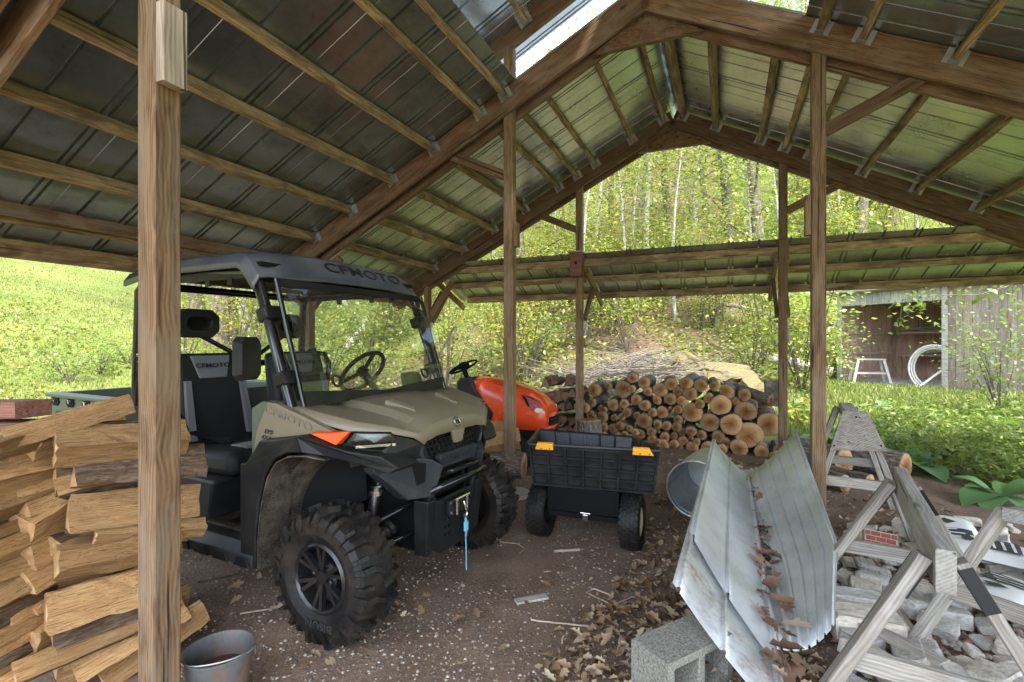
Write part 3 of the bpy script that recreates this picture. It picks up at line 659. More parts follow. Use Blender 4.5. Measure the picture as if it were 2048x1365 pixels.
# grille: honeycomb in a frame
gz0, gz1 = .745, .905
def gx_(y, z): return .284 + (z - .75) * .0 - abs(y) * .12
hx = MB(); rr_ = .0205; ix = 0
for row in range(-1, 8):
    for col in range(-9, 10):
        cy = col * rr_ * 1.78 + (row % 2) * rr_ * .89; cz = .748 + row * rr_ * 1.52
        hw = .275 - max(0, (.83 - cz)) * 1.1
        if abs(cy) > hw or cz > .90: continue
        if cz < .80 and abs(cy) < .20: continue
        V = []
        for rad, xx in ((rr_ * 1.02, 0), (rr_ * .80, 0), (rr_ * .80, -.016)):
            for k in range(6):
                a = R(60 * k + 30); y = cy + rad * math.cos(a) ; z = cz + rad * math.sin(a) * .88; V.append((gx_(y, z) + xx, y, z))
        hx.add(V, [(i, (i + 1) % 6, (i + 1) % 6 + 6, i + 6) for i in range(6)] + [(i + 6, (i + 1) % 6 + 6, (i + 1) % 6 + 12, i + 12) for i in range(6)])
gr = U(hx, 'grille', M_BLK)
b = MB(); b.box((.225, 0, .80), (.03, .52, .24)); U(b, 'radiator', M_DARK, gr)
b = MB()
fr_ = [(.285, .905), (.29, .83), (.205, .725), (.165, .725), (.15, .76)]
for sg in (-1, 1): b.tube([(gx_(y, z) + .006, sg * y, z) for y, z in fr_], .013, 6)
U(b, 'grille_frame', M_GREYP, gr, smooth=40)
b = MB(); b.prism([(-.155, .735), (-.185, .79), (-.165, .812), (.165, .812), (.185, .79), (.155, .735)], .262, .30, 'X'); nb = U(b, 'name_bar', M_GREYP, bevel=.006)
text('lettering', 'CFMOTO', .052, UM @ basis((.3015, 0, .772), (0, 1, 0), (0, 0, 1)), M_LETB, nb, .001, sx=1.35)
b = MB(); b.hexa([(.18, -.30, .66), (.25, -.24, .66), (.25, .24, .66), (.18, .30, .66), (.18, -.30, .745), (.275, -.20, .745), (.275, .20, .745), (.18, .30, .745)]); U(b, 'lower_nose', M_BLK, bevel=.006)
# bull bar, winch plate, winch
b = MB(); b.tube([(.24, -.24, .60), (.30, -.235, .64), (.345, -.19, .665), (.355, 0, .668), (.345, .19, .665), (.30, .235, .64), (.24, .24, .60)], .019, 10); b.tube([(.27, -.13, .70), (.33, -.12, .715), (.335, .12, .715), (.27, .13, .70)], .014, 8)
U(b, 'bull_bar', M_TUBE, smooth=50)
b = MB(); b.prism([(-.24, .33), (-.26, .58), (-.20, .62), (-.17, .56), (.17, .56), (.20, .62), (.26, .58), (.24, .33), (.14, .27), (-.14, .27)], .245, .27, 'X'); bp = U(b, 'bumper_plate', M_BLK, bevel=.005)
for yy in (-.10, -.06, .06, .10):
    for zz in (.36, .40, .44): b = MB(); b.prism([(-.012, -.008), (.012, -.004), (.012, .008), (-.012, .004)], .2705, .2735, 'X'); b.v = [v + Vector((0, yy, zz)) for v in b.v]; U(b, 'plate_slot', M_DARK, bp)
for sg in (-1, 1):
    b = MB(); b.hexa([(.19, sg * .265, .29), (.262, sg * .25, .29), (.262, sg * .20, .29), (.19, sg * .21, .29), (.20, sg * .285, .585), (.29, sg * .275, .585), (.29, sg * .205, .585), (.20, sg * .21, .585)]); U(b, 'bumper_bracket', M_BLK, bevel=.008)
b = MB(); b.box((.287, 0, .50), (.03, .20, .085)); wi = U(b, 'winch_fairlead', M_BLK, bevel=.005)
b = MB()
for yy in (-.05, .05): b.tube([(.315, yy, .46), (.315, yy, .545)], .011, 10)
b.tube([(.315, -.07, .545), (.315, .07, .545)], .008, 8); U(b, 'roller', M_CHROME, wi, smooth=40)
b = MB()
for yy in (-.085, .085):
    for zz in (.475, .525): b.lathe([(.001, 0), (.009, 0), (.009, .01), (.001, .01)], 6, Matrix.Translation((.302, yy, zz)) @ Matrix.Rotation(R(-90), 4, 'Z'), closed=False)
U(b, 'bolt', M_CHROME, wi)
b = MB(); hk = [(.325, 0, .52), (.335, .0, .49), (.338, .012, .47), (.338, .014, .45), (.338, 0, .435), (.338, -.016, .445), (.338, -.018, .46)]; b.tube(hk, .0065, 8); U(b, 'hook', M_CHROME, wi, smooth=50)
b = MB()
sp = [(.338, 0, .437), (.342, .002, .36), (.340, -.002, .33), (.342, 0, .22), (.341, .003, .14)]
for i in range(4): b.bar(sp[i], sp[i + 1], .016 if i < 2 else .008, .003, up=(1, 0, 0))
b.box((.341, 0, .385), (.012, .028, .05)); U(b, 'pull_strap', M_BLUE)
# suspension
for sg in (-1, 1):
    b = MB()
    for z0_, z1_ in ((.36, .31), (.52, .42)):
        b.tube([(.13, sg * .20, z0_ + .02), (.06, sg * .38, (z0_ + z1_) / 2 + .02), (0, sg * .50, z1_)], .014, 8); b.tube([(-.15, sg * .20, z0_), (-.08, sg * .38, (z0_ + z1_) / 2), (0, sg * .50, z1_)], .014, 8)
    U(b, 'control_arm', M_TUBE, smooth=50)
    b = MB(); b.tube([(.03, sg * .46, .36), (.05, sg * .38, .66)], .027, 10); b.tube([(.05, sg * .38, .64), (.06, sg * .35, .80)], .018, 8); sh = U(b, 'shock_absorber', M_TUBE, smooth=50)
    b = MB(); b.tube([(.05 + .034 * math.cos(a) + .0009 * a, sg * (.385 - .0012 * a) + .034 * math.sin(a), .645 + .0046 * a) for a in np.linspace(0, 34, 90)], .0065, 5); U(b, 'coil_spring', M_TUBE, sh, smooth=60)
    b = MB(); b.lathe([(.02, -.012), (.036, -.012), (.036, .012), (.02, .012)], 16, Matrix.Translation((.047, sg * .389, .635)) @ Matrix.Rotation(R(90), 4, 'X')); U(b, 'shock_collar', M_CHROME, sh)
    b = MB(); n_ = 14
    for i in range(n_ - 1):
        pass
    b.tube([(.0, sg * (.22 + i * .018), .40 - i * .006) for i in range(9)], [.045 - .003 * i + (.008 if i % 2 else 0) for i in range(9)], 12); U(b, 'axle_boot', M_RUB, smooth=30)
b = MB(); b.box((-.02, 0, .43), (.40, .40, .30)); b.box((-1.0, 0, .34), (1.7, .62, .12)); b.box((-2.0, 0, .45), (.6, .5, .3)); U(b, 'chassis', M_DARK, bevel=.01)
b = MB(); b.hexa([(-.52, -.60, .42), (-.10, -.30, .55), (-.10, .30, .55), (-.52, .60, .42), (-.52, -.66, 1.05), (-.12, -.30, .95), (-.12, .30, .95), (-.52, .66, 1.05)]); U(b, 'firewall', M_DARK)
# floor, sills, seat base
b = MB(); b.box((-.80, 0, .385), (.85, 1.28, .035)); fl = U(b, 'floor_pan', M_BLKM, bevel=.006)
for sg in (-1, 1):
    b = MB(); b.prism([(-.62, .36), (-.66, .40), (-.72, .395), (-.765, .35), (-.765, .30), (-.70, .275), (-.62, .28)], -1.45, -.40, 'X')
    b.v = [Vector((v.x, -sg * v.y, v.z)) for v in b.v]; si = U(b, 'sill', M_GREYP, bevel=.006)
    for i in range(6):
        b = MB(); x0 = -1.36 + i * .165; b.prism([(x0, .30), (x0 + .03, .345), (x0 + .10, .345), (x0 + .13, .30)], sg * .766, sg * .775); U(b, 'sill_pad', M_BLK, si, bevel=.003)
    b = MB(); 
    for i in range(12): b.box((-.50 - .03 * i, sg * .50, .408), (.012, .20, .012))
    U(b, 'floor_grip', M_BLK, fl)
    b = MB(); b.hexa([(-1.75, sg * .10, .38), (-.98, sg * .10, .38), (-.98, sg * .62, .38), (-1.75, sg * .66, .38), (-1.75, sg * .10, .64), (-.84, sg * .10, .64), (-.90, sg * .64, .63), (-1.75, sg * .67, .66)]); U(b, 'seat_base', M_GREYP, bevel=.02)
    c = sg * .345
    b = MB(); b.hexa([(-1.40, c - .27, .645), (-.80, c - .26, .645), (-.80, c + .26, .645), (-1.40, c + .27, .645), (-1.38, c - .26, .76), (-.84, c - .24, .79), (-.84, c + .24, .79), (-1.38, c + .26, .76)]); cu = U(b, 'seat_cushion', M_SEAT, bevel=.045, smooth=60)
    b = MB(); b.hexa([(-1.05, c - .10, .775), (-.86, c - .13, .782), (-.86, c + .13, .782), (-1.05, c + .10, .775), (-1.05, c - .10, .785), (-.87, c - .13, .799), (-.87, c + .13, .799), (-1.05, c + .10, .785)]); U(b, 'seat_insert', M_SEATG, cu, bevel=.004)
    b = MB(); b.hexa([(-1.42, c - .27, .72), (-1.28, c - .25, .72), (-1.28, c + .25, .72), (-1.42, c + .27, .72), (-1.52, c - .25, 1.33), (-1.42, c - .22, 1.325), (-1.42, c + .22, 1.325), (-1.52, c + .25, 1.33)]); bk = U(b, 'seat_back', M_SEAT, bevel=.04, smooth=60)
    b = MB(); b.hexa([(-1.395, c - .09, 1.17), (-1.375, c - .09, 1.17), (-1.375, c + .09, 1.17), (-1.395, c + .09, 1.17), (-1.425, c - .13, 1.315), (-1.412, c - .13, 1.315), (-1.412, c + .13, 1.315), (-1.425, c + .13, 1.315)]); bi = U(b, 'headrest_insert', M_SEATG, bk, bevel=.006)
    text('lettering', 'CFMOTO', .04, UM @ basis((-1.385, c, 1.25), (0, 1, 0), (-.25, 0, 1)), M_SEAT, bi, .001, sx=1.3)
    for e in (-1, 1):
        b = MB(); b.hexa([(-1.30, c + e * .17, .80), (-1.262, c + e * .17, .80), (-1.262, c + e * .215, .80), (-1.30, c + e * .215, .80), (-1.37, c + e * .16, 1.16), (-1.347, c + e * .16, 1.16), (-1.347, c + e * .195, 1.16), (-1.37, c + e * .195, 1.16)]); U(b, 'seat_stripe', M_SEATG, bk)
    # head rest hoop on its stay
    b = MB(); o8 = [(-.135, -.05), (-.085, -.095), (.085, -.095), (.135, -.05), (.135, .05), (.085, .095), (-.085, .095), (-.135, .05)]; i8 = [(a * .55, z * .42) for a, z in o8]
    V = [(x, c + a, 1.525 + z) for x in (-1.60, -1.525) for a, z in o8] + [(x, c + a, 1.525 + z) for x in (-1.60, -1.525) for a, z in i8]
    b.add(V, [(i, (i + 1) % 8, 8 + (i + 1) % 8, 8 + i) for i in range(8)] + [(16 + i, 24 + i, 24 + (i + 1) % 8, 16 + (i + 1) % 8) for i in range(8)] + [(8 + i, 8 + (i + 1) % 8, 24 + (i + 1) % 8, 24 + i) for i in range(8)] + [(i, 16 + i, 16 + (i + 1) % 8, (i + 1) % 8) for i in range(8)])
    hr = U(b, 'head_rest', M_BLK, bevel=.01)
    k_ = MB(); k_.box((-1.59, c, 1.525), (.012, .15, .09)); U(k_, 'rest_back', M_DARK, hr)
    b = MB(); b.tube([(-1.57, c - sg * .02, 1.45), (-1.52, c - sg * .33, 1.27)], .016, 8); U(b, 'stay_bar', M_TUBE, hr, smooth=50)
    # belt and side net hoop
    b = MB(); bp_ = [(-1.56, sg * .60, 1.35), (-1.40, sg * .585, 1.05), (-1.28, sg * .55, .86), (-1.15, sg * .42, .79)]
    for i in range(3): b.bar(bp_[i], bp_[i + 1], .045, .004, up=(1, -.6 * sg, .3))
    b.box((-1.14, sg * .40, .80), (.05, .03, .03)); U(b, 'seat_belt', M_DARK)
    b = MB(); b.tube([(-1.62, sg * .64, .80), (-1.45, sg * .645, 1.02), (-1.42, sg * .645, 1.22), (-1.47, sg * .645, 1.30), (-1.66, sg * .64, 1.32)], .02, 8); nf = U(b, 'net_hoop', M_TUBE, smooth=50)
    b = MB(); b.tube([(-1.62, sg * .645, .84), (-1.475, sg * .648, 1.03), (-1.45, sg * .648, 1.20), (-1.49, sg * .648, 1.265), (-1.66, sg * .645, 1.28)], .005, 6); U(b, 'net_piping', plain('lime_piping', (.35, .42, .12), .5) if sg < 0 else bpy.data.materials['lime_piping'], nf)
    # roll cage
    b = MB(); b.tube([(-.27, sg * .63, 1.05), (-.54, sg * .63, 1.725), (-.62, sg * .625, 1.775), (-1.0, sg * .62, 1.79), (-1.62, sg * .62, 1.78), (-1.70, sg * .62, 1.72), (-1.74, sg * .62, 1.0)], .0285, 12); cg = U(b, 'roll_cage', M_TUBE, smooth=50)
    b = MB(); b.tube([(-.225, sg * .60, 1.07), (-.44, sg * .60, 1.73)], .013, 8); U(b, 'windshield_rail', M_TUBE, cg, smooth=50)
    for x_, z_ in ((-.335, 1.215), (-.47, 1.545)):
        M_ = frame((x_, sg * .62, z_), (x_ - .026, sg * .62, z_ + .067)); b = MB(); b.box((0, 0, 0), (.075, .10, .085), M_.to_3x3()); b.v = [v + Vector((x_, sg * .615, z_)) for v in b.v]; U(b, 'clamp', M_BLK, cg, bevel=.014)
    if sg > 0: continue
    # mirror
    mm = basis((-.32, sg * .85, 1.325), (.25, sg * .97, 0), (0, 0, 1))
    b = MB(); m8 = [(-.07, -.075), (-.05, -.10), (.05, -.10), (.07, -.075), (.07, .075), (.05, .10), (-.05, .10), (-.07, .075)]; k8 = [(a * .86, z * .9) for a, z in m8]
    # faces forward (toward +x): z axis of mm points forward or back
    fwd = 1 if (mm.to_3x3() @ Vector((0, 0, 1))).x > 0 else -1
    V = [(a, z, -.012 * fwd) for a, z in m8] + [(a, z, .018 * fwd) for a, z in m8] + [(a, z, .034 * fwd) for a, z in k8]
    b.add(V, [tuple(range(8)), tuple(range(16, 24))] + [(r * 8 + i, r * 8 + (i + 1) % 8, r * 8 + 8 + (i + 1) % 8, r * 8 + 8 + i) for r in (0, 1) for i in range(8)])
    mi_ = b.build('side_mirror', M_BLK, UTV, UM @ mm, bevel=.004)
    b = MB(); b.tube([(-.32, sg * .845, 1.225), (-.315, sg * .835, 1.195), (-.31, sg * .77, 1.187), (-.30, sg * .64, 1.19)], .013, 8); b.box((-.30, sg * .70, 1.20), (.035, .09, .03)); U(b, 'mirror_arm', M_BLK, mi_)
b = MB(); b.tube([(-.56, -.62, 1.745), (-.56, .62, 1.745)], .024, 10); b.tube([(-1.66, -.62, 1.76), (-1.66, .62, 1.76)], .026, 10); b.tube([(-1.72, -.62, 1.24), (-1.72, .62, 1.24)], .024, 10); U(b, 'cross_bar', M_TUBE, smooth=50)
# roof
RS = [(-.455, 1.735, 1.752), (-.475, 1.755, 1.785), (-.56, 1.85, 1.892), (-.65, 1.866, 1.915), (-1.15, 1.868, 1.925), (-1.55, 1.855, 1.915), (-1.76, 1.825, 1.885)]
rows = []
for x, ze, zc in RS:
    half = [(0, zc), (.25, zc - .004), (.45, zc - .016), (.58, zc - (zc - ze) * .55), (.645, ze), (.675, ze - .045), (.675, ze - .075)]
    rows.append([Vector((x - (.05 if y > .55 and x > -.6 else 0), -y, z)) for y, z in reversed(half)] + [Vector((x - (.05 if y > .55 and x > -.6 else 0), y, z)) for y, z in half[1:]])
b = MB(); b.grid(rows); rf = U(b, 'roof', M_ROOFP, smooth=28, solid=.012)
b = MB(); b.box((-1.12, 0, 1.815), (1.18, 1.24, .02)); U(b, 'headliner', M_DARK, rf)
for sg in (-1, 1):
    b = MB(); b.box((-1.1, sg * .642, 1.765), (1.1, .012, .045)); 
    for x_ in (-.75, -.95, -1.3): b.box((x_, sg * .642, 1.73), (.04, .012, .04))
    U(b, 'roof_rail', M_BLK, rf)
v0 = Vector((-.70, 0, 1.879)); text('lettering', 'CFMOTO', .105, UM @ basis((-.512, .12, 1.842), (0, 1, -.02), (-.085, 0, .107)), M_LETB, rf, .002, shear=.0, sx=1.5)
# windshield
W0 = [Vector((-.235, -.60, 1.075)), Vector((-.235, .60, 1.075)), Vector((-.445, .60, 1.73)), Vector((-.445, -.60, 1.73))]
def wp(u, v, o=.004): return W0[0].lerp(W0[1], u).lerp(W0[3].lerp(W0[2], u), v) + Vector((.943, 0, .332)) * (o + .008 * (1 - (2 * u - 1) ** 2) + .05 * (1 - (2 * v - 1) ** 2))
b = MB(); b.grid([[wp(u, v, 0) for u in np.linspace(0, 1, 13)] for v in np.linspace(0, 1, 9)]); ws = U(b, 'windshield', M_GLASS, smooth=60)
b = MB(); b.grid([[wp(u, 0) for u in np.linspace(0, 1, 13)], [wp(u, .05 + .06 * abs(2 * u - 1)) for u in np.linspace(0, 1, 13)]]); U(b, 'windshield_border', M_BLK, ws)
for u in (.18, .82):
    M_ = basis(wp(u, .16) , (0, 1, 0), (-.31, 0, .65)); b = MB(); b.lathe([(.026, -.004), (.034, -.004), (.034, .006), (.026, .006)], 24, Matrix.Rotation(R(90), 4, 'X')); b.build('windshield_vent', M_BLK, ws, UM @ M_, smooth=40)
b = MB(); b.grid([[wp(u, .93) for u in np.linspace(0, 1, 13)], [wp(u, 1) for u in np.linspace(0, 1, 13)]]); U(b, 'windshield_border', M_BLK, ws)
# dash, steering wheel
b = MB(); b.hexa([(-.62, -.60, .86), (-.28, -.60, .86), (-.28, .60, .86), (-.62, .60, .86), (-.58, -.60, 1.07), (-.27, -.60, 1.075), (-.27, .60, 1.075), (-.58, .60, 1.07)]); U(b, 'dashboard', M_GREYP, bevel=.02)
sw = basis((-.74, .33, 1.19), (0, 1, 0), (.62, 0, .78)); b = MB(); b.tube([(.175 * math.cos(a), .175 * math.sin(a), 0) for a in np.linspace(0, 2 * math.pi, 28, endpoint=False)], .015, 8, closed=True)
so = b.build('steering_wheel', M_DARK, UTV, UM @ sw, smooth=50)
b = MB(); 
for a in (R(90), R(210), R(330)): b.bar((0, 0, 0), (.17 * math.cos(a), .17 * math.sin(a), 0), .03, .012, up=(0, 0, 1))
b.lathe([(.001, -.02), (.045, -.02), (.04, .015), (.001, .015)], 16, Matrix.Rotation(R(90), 4, 'X'), closed=False); b.build('steering_spokes', M_DARK, so, UM @ sw)
b = MB(); b.tube([(-.74, .33, 1.18), (-.55, .33, 1.0)], .022, 8); U(b, 'steering_column', M_DARK)
# cargo bed
for x0, x1, y0, y1, nm in ((-2.66, -1.82, -.715, -.66, 'bed_side'), (-2.66, -1.82, .66, .715, 'bed_side'), (-2.69, -2.645, -.70, .70, 'tailgate'), (-1.84, -1.80, -.70, .70, 'bed_front')):
    b = MB(); b.box(((x0 + x1) / 2, (y0 + y1) / 2, .91), (x1 - x0, y1 - y0, .27)); bs_ = U(b, nm, M_OLIVE, bevel=.008)
    if nm == 'bed_side':
        sg = -1 if y0 < 0 else 1
        b = MB(); b.box((-2.24, sg * .70, 1.035), (.88, .075, .03)); U(b, 'bed_rail', M_OLIVE, bs_, bevel=.008)
        for i in range(4):
            xx = -2.57 + i * .215; b = MB(); b.prism([(xx - .04, 1.018), (xx + .04, 1.018), (xx + .055, .985), (xx + .03, .962), (xx - .03, .962), (xx - .055, .985)], sg * .7155, sg * .722); rc = U(b, 'tie_recess', M_DARK, bs_)
            b = MB(); b.tube([(xx - .014, sg * .728, 1.012), (xx, sg * .730, .985), (xx + .014, sg * .728, 1.012)], .003, 5); U(b, 'tie_hook', M_CHROME, rc)
        b = MB(); b.prism([(-2.60, .79), (-2.56, .93), (-2.02, .93), (-1.96, .86), (-1.96, .79)], sg * .716, sg * .723); U(b, 'bed_inset', M_GREYP, bs_, bevel=.004)
b = MB(); b.box((-2.24, 0, .79), (.82, 1.32, .03)); U(b, 'bed_floor', M_DARK)
for sg in (-1, 1):
    arc = [(-2.05 + .37 * math.cos(a), .42 + .40 * math.sin(a)) for a in np.linspace(R(10), R(170), 10)]
    b = MB(); b.grid([[Vector((x, sg * yy, z)) for x, z in arc] for yy in (.74, .6, .4)]); U(b, 'rear_fender', M_BLK, smooth=60, solid=.012)
# wheels
def make_tyre(rad, wd, lug=True, nl=15):
    b = MB(); h = wd / 2; ri = rad * .52
    prof_ = [(ri, -h * .72), (ri + .02, -h * .86), (rad * .70, -h * .98), (rad * .86, -h * .97), (rad * .95, -h * .82), (rad * .985, -h * .45), (rad * .99, 0), (rad * .985, h * .45), (rad * .95, h * .82), (rad * .86, h * .97), (rad * .70, h * .98), (ri + .02, h * .86), (ri, h * .72), (ri - .012, h * .5), (ri - .012, -h * .5)]
    b.lathe(prof_, 44)
    if lug:
        def pt(a, y, r): return Vector((r * math.cos(a), y, r * math.sin(a)))
        def block(a0, y0, a1, y1, wa, r0a, r1a, r0b, r1b):
            d = wa / 2
            b.hexa([pt(a0 - d, y0, r0a), pt(a1 - d, y1, r0b), pt(a1 + d, y1, r0b), pt(a0 + d, y0, r0a), pt(a0 - d * .8, y0, r1a), pt(a1 - d * .8, y1, r1b), pt(a1 + d * .8, y1, r1b), pt(a0 + d * .8, y0, r1a)])
        for i in range(nl):
            a = 2 * math.pi * i / nl; st = math.pi / nl
            for sg, off in ((1, 0), (-1, st)):
                A = a + off
                block(A, sg * h * .03, A + st * .42, sg * h * .50, .085, rad * .975, rad * 1.085, rad * .97, rad * 1.085)
                block(A + st * .42, sg * h * .48, A + st * .42, sg * h * .92, .10, rad * .955, rad * 1.085, rad * .90, rad * 1.04)
                block(A + st * .42, sg * h * .90, A + st * .42 + .02, sg * h * 1.055, .10, rad * .90, rad * 1.04, rad * .78, rad * .90)
                block(A + st * 1.25, sg * h * .60, A + st * 1.25, sg * h * .95, .07, rad * .94, rad * 1.06, rad * .89, rad * .98)
                block(A + st * 1.25, sg * h * .92, A + st * 1.25, sg * h * 1.04, .07, rad * .89, rad * .98, rad * .80, rad * .90)
    return b
def wheel(x, y, rad, wd, out):
    M = UM @ Matrix.Translation((x, y, rad * 1.0)) @ Matrix.Rotation(random.random() * 6, 4, 'Y')
    b = make_tyre(rad * .94, wd)
    w_ = link(bpy.data.objects.new('wheel', None), UTV, M)
    b.build('tyre', M_RUB, w_, M, smooth=17)
    b = MB(); ri = rad * .52; o = out * wd / 2
    b.lathe([(ri, o * .80), (ri - .012, o * .88), (ri - .022, o * .80), (ri - .03, o * .3), (ri - .03, -o * .3), (ri, -o * .6)], 36, closed=False)
    for i in range(6):
        a = 2 * math.pi * i / 6
        for e in (-1, 1):
            p0 = Vector((.035 * math.cos(a), o * .58, .035 * math.sin(a))); a2 = a + e * .16; p1 = Vector(((ri - .02) * math.cos(a2), o * .72, (ri - .02) * math.sin(a2)))
            b.bar(p0, p1, .018, .026, up=(0, 1, 0))
    b.lathe([(.001, o * .70), (.030, o * .70), (.036, o * .55), (.075, o * .50), (.08, o * .2), (.001, o * .2)], 24, closed=False)
    b.lathe([(ri - .03, o * .22), (.001, o * .18)], 30, closed=False)
    rm = b.build('rim', M_RIM, w_, M, smooth=35)
    b = MB()
    for i in range(4):
        a = 2 * math.pi * i / 4 + .4; b.lathe([(.001, o * .66), (.008, o * .66), (.009, o * .5), (.001, o * .5)], 6, Matrix.Translation((.055 * math.cos(a), 0, .055 * math.sin(a))), closed=False)
    b.build('lug_nut', M_CHROME, rm, M)
    return w_
wr = wheel(0, -.615, .315, .235, -1); wheel(0, .615, .315, .235, 1); wheel(-2.05, -.60, .315, .26, -1); wheel(-2.05, .60, .315, .26, 1)
text('tyre_lettering', 'BISUN', .05, UM @ basis((.02, -.615 - .1165, .118), (-1, 0, 0), (0, 0, -1)), plain('tyre_print', (.03, .03, .032), .5), wr, .002, sx=1.2)
# ------------------------------------------------------------------ lawn tractor (local x forward, y left)
MM = TR(.19, 5.72, 0, -R(25))
M_RED = plain('red_tractor_paint', (.66, .065, .016), .24, 0, .08, 4, coat=.35)
M_REDD = plain('dark_red_plastic', (.20, .012, .01), .35)
M_CREAM = plain('cream_rim', (.62, .47, .29), .5, 0, .1)
MOW = thing('lawn_tractor', 'red lawn tractor with black steering wheel parked beside the middle post', 'lawn tractor', MM)
def Wd(b, name, mat, par=MOW, **k): return b.build(name, mat, par, **k)
ST = [(-.66, [(0, 1.0), (.10, .995), (.17, .97), (.205, .90), (.20, .78), (.16, .64)]),
      (-.45, [(0, .985), (.12, .978), (.20, .945), (.235, .86), (.235, .70), (.235, .46)]),
      (-.20, [(0, .945), (.13, .937), (.21, .90), (.245, .82), (.25, .64), (.25, .44)]),
      (.05, [(0, .87), (.13, .862), (.205, .825), (.245, .76), (.25, .60), (.25, .44)]),
      (.19, [(0, .79), (.12, .783), (.18, .755), (.225, .71), (.24, .58), (.24, .44)]),
      (.27, [(0, .70), (.10, .695), (.155, .68), (.19, .65), (.21, .56), (.205, .45)]),
      (.295, [(0, .62), (.08, .618), (.13, .61), (.16, .59), (.17, .54), (.17, .46)])]
rows = [[Vector((x, -y, z)) for y, z in reversed(h)] + [Vector((x, y, z)) for y, z in h[1:]] for x, h in ST]
b = MB(); b.grid(rows); b.add([r for r in rows[-1]], [tuple(range(len(rows[-1])))]); mh = Wd(b, 'hood', M_RED, smooth=24, solid=.006)
b = MB(); b.grid([[Vector((.27 + .03 * (1 - (y / .2) ** 2), y, z)) for y in np.linspace(-.2, .2, 7)] for z in (.435, .475)]); Wd(b, 'front_lip', M_RED, mh, smooth=60, solid=.025)
b = MB(); b.grid([[Vector((.305 + .012 * (1 - (y / .15) ** 2), y, z)) for y in np.linspace(-.15, .15, 7)] for z in (.49, .535, .58)]); gr_ = Wd(b, 'front_grille', M_DARK, mh, smooth=60, solid=.012)
for z in (.515, .552):
    b = MB(); b.tube([(.318 + .01 * (1 - (y / .15) ** 2), y, z) for y in np.linspace(-.145, .145, 7)], .005, 6); Wd(b, 'grille_bar', M_BLK, gr_)
for sg in (-1, 1):
    b = MB(); b.add([(.135, sg * .222, .80), (.02, sg * .238, .825), (.10, sg * .249, .70), (.19, sg * .243, .635), (.262, sg * .205, .645), (.225, sg * .195, .735)], [(0, 1, 2, 3, 4, 5)]); hl = Wd(b, 'headlight_recess', M_REDD, mh, solid=.012)
    b = MB(); b.add([(.17, sg * .252, .66), (.20, sg * .245, .69), (.255, sg * .222, .68), (.264, sg * .212, .648), (.195, sg * .25, .637)], [(0, 1, 2, 3, 4)]); Wd(b, 'headlight', plain('mower_lamp', (.6, .55, .5), .2) if sg < 0 else bpy.data.materials['mower_lamp'], hl, solid=.012)
    b = MB(); b.add([(.02, sg * .246, .822), (.07, sg * .243, .80), (.12, sg * .253, .70), (.10, sg * .256, .70)], [(0, 1, 2, 3)]); Wd(b, 'recess_vent', M_DARK, hl, solid=.01)
    b = MB(); b.prism([(-.80, .95), (-.62, 1.0), (-.56, .86), (-.42, .70), (-.33, .60), (-.36, .52), (-.46, .48), (-.62, .50), (-.78, .60)], sg * .26, sg * .20); Wd(b, 'side_shroud', M_BLK, bevel=.012)
    b = MB(); b.prism([(-.55, .50), (-.33, .50), (-.30, .62), (-.23, .45), (-.60, .43)], sg * .255, sg * .21); Wd(b, 'lower_cowl', M_RED, bevel=.006)
b = MB(); b.hexa([(-.92, -.17, .45), (-.60, -.2, .45), (-.60, .2, .45), (-.92, .17, .45), (-.86, -.14, .97), (-.60, -.19, 1.005), (-.60, .19, 1.005), (-.86, .14, .97)]); Wd(b, 'dash_tower', M_BLK, bevel=.03)
sw = basis((-.86, 0, 1.10), (0, 1, 0), (.80, 0, .42)); b = MB(); b.tube([(.175 * math.cos(a), .175 * math.sin(a), 0) for a in np.linspace(0, 2 * math.pi, 30, endpoint=False)], .014, 8, closed=True); so = b.build('steering_wheel', M_DARK, MOW, MM @ sw, smooth=50)
b = MB(); b.lathe([(.001, -.05), (.05, -.05), (.085, .0), (.001, .004)], 20, Matrix.Rotation(R(90), 4, 'X'), closed=False)
for a in (R(0), R(120), R(240)): b.bar((0, 0, -.01), (.172 * math.cos(a), .172 * math.sin(a), 0), .045, .014)
b.build('steering_hub', M_DARK, so, MM @ sw, smooth=40)
b = MB(); b.tube([(-.86, 0, 1.09), (-.80, 0, .94)], .03, 10); Wd(b, 'steering_column', M_DARK)
b = MB(); b.box((-.5, 0, .36), (1.5, .46, .14)); b.box((-.1, 0, .26), (.12, .68, .05)); Wd(b, 'chassis', M_DARK, bevel=.01)
b = MB(); b.box((.28, 0, .415), (.05, .42, .03)); b.box((.30, -.12, .43), (.03, .05, .04)); b.box((.30, .12, .43), (.03, .05, .04)); Wd(b, 'front_bracket', M_GREYP, bevel=.004)
b = MB(); b.hexa([(-1.72, -.45, .50), (-1.0, -.45, .50), (-1.0, .45, .50), (-1.72, .45, .50), (-1.70, -.45, .66), (-1.12, -.45, .66), (-1.12, .45, .66), (-1.70, .45, .66)]); Wd(b, 'rear_deck', M_BLK, bevel=.05, smooth=60)
b = MB(); b.hexa([(-1.55, -.22, .66), (-1.12, -.22, .66), (-1.12, .22, .66), (-1.55, .22, .66), (-1.55, -.2, .76), (-1.15, -.2, .74), (-1.15, .2, .74), (-1.55, .2, .76)]); b.hexa([(-1.62, -.21, .72), (-1.50, -.21, .72), (-1.50, .21, .72), (-1.62, .21, .72), (-1.70, -.17, 1.02), (-1.62, -.17, 1.02), (-1.62, .17, 1.02), (-1.70, .17, 1.02)]); Wd(b, 'seat', M_SEAT, bevel=.035, smooth=60)
b = MB(); b.box((-.62, 0, .22), (.7, .95, .12)); Wd(b, 'mower_deck', M_RED, bevel=.03)
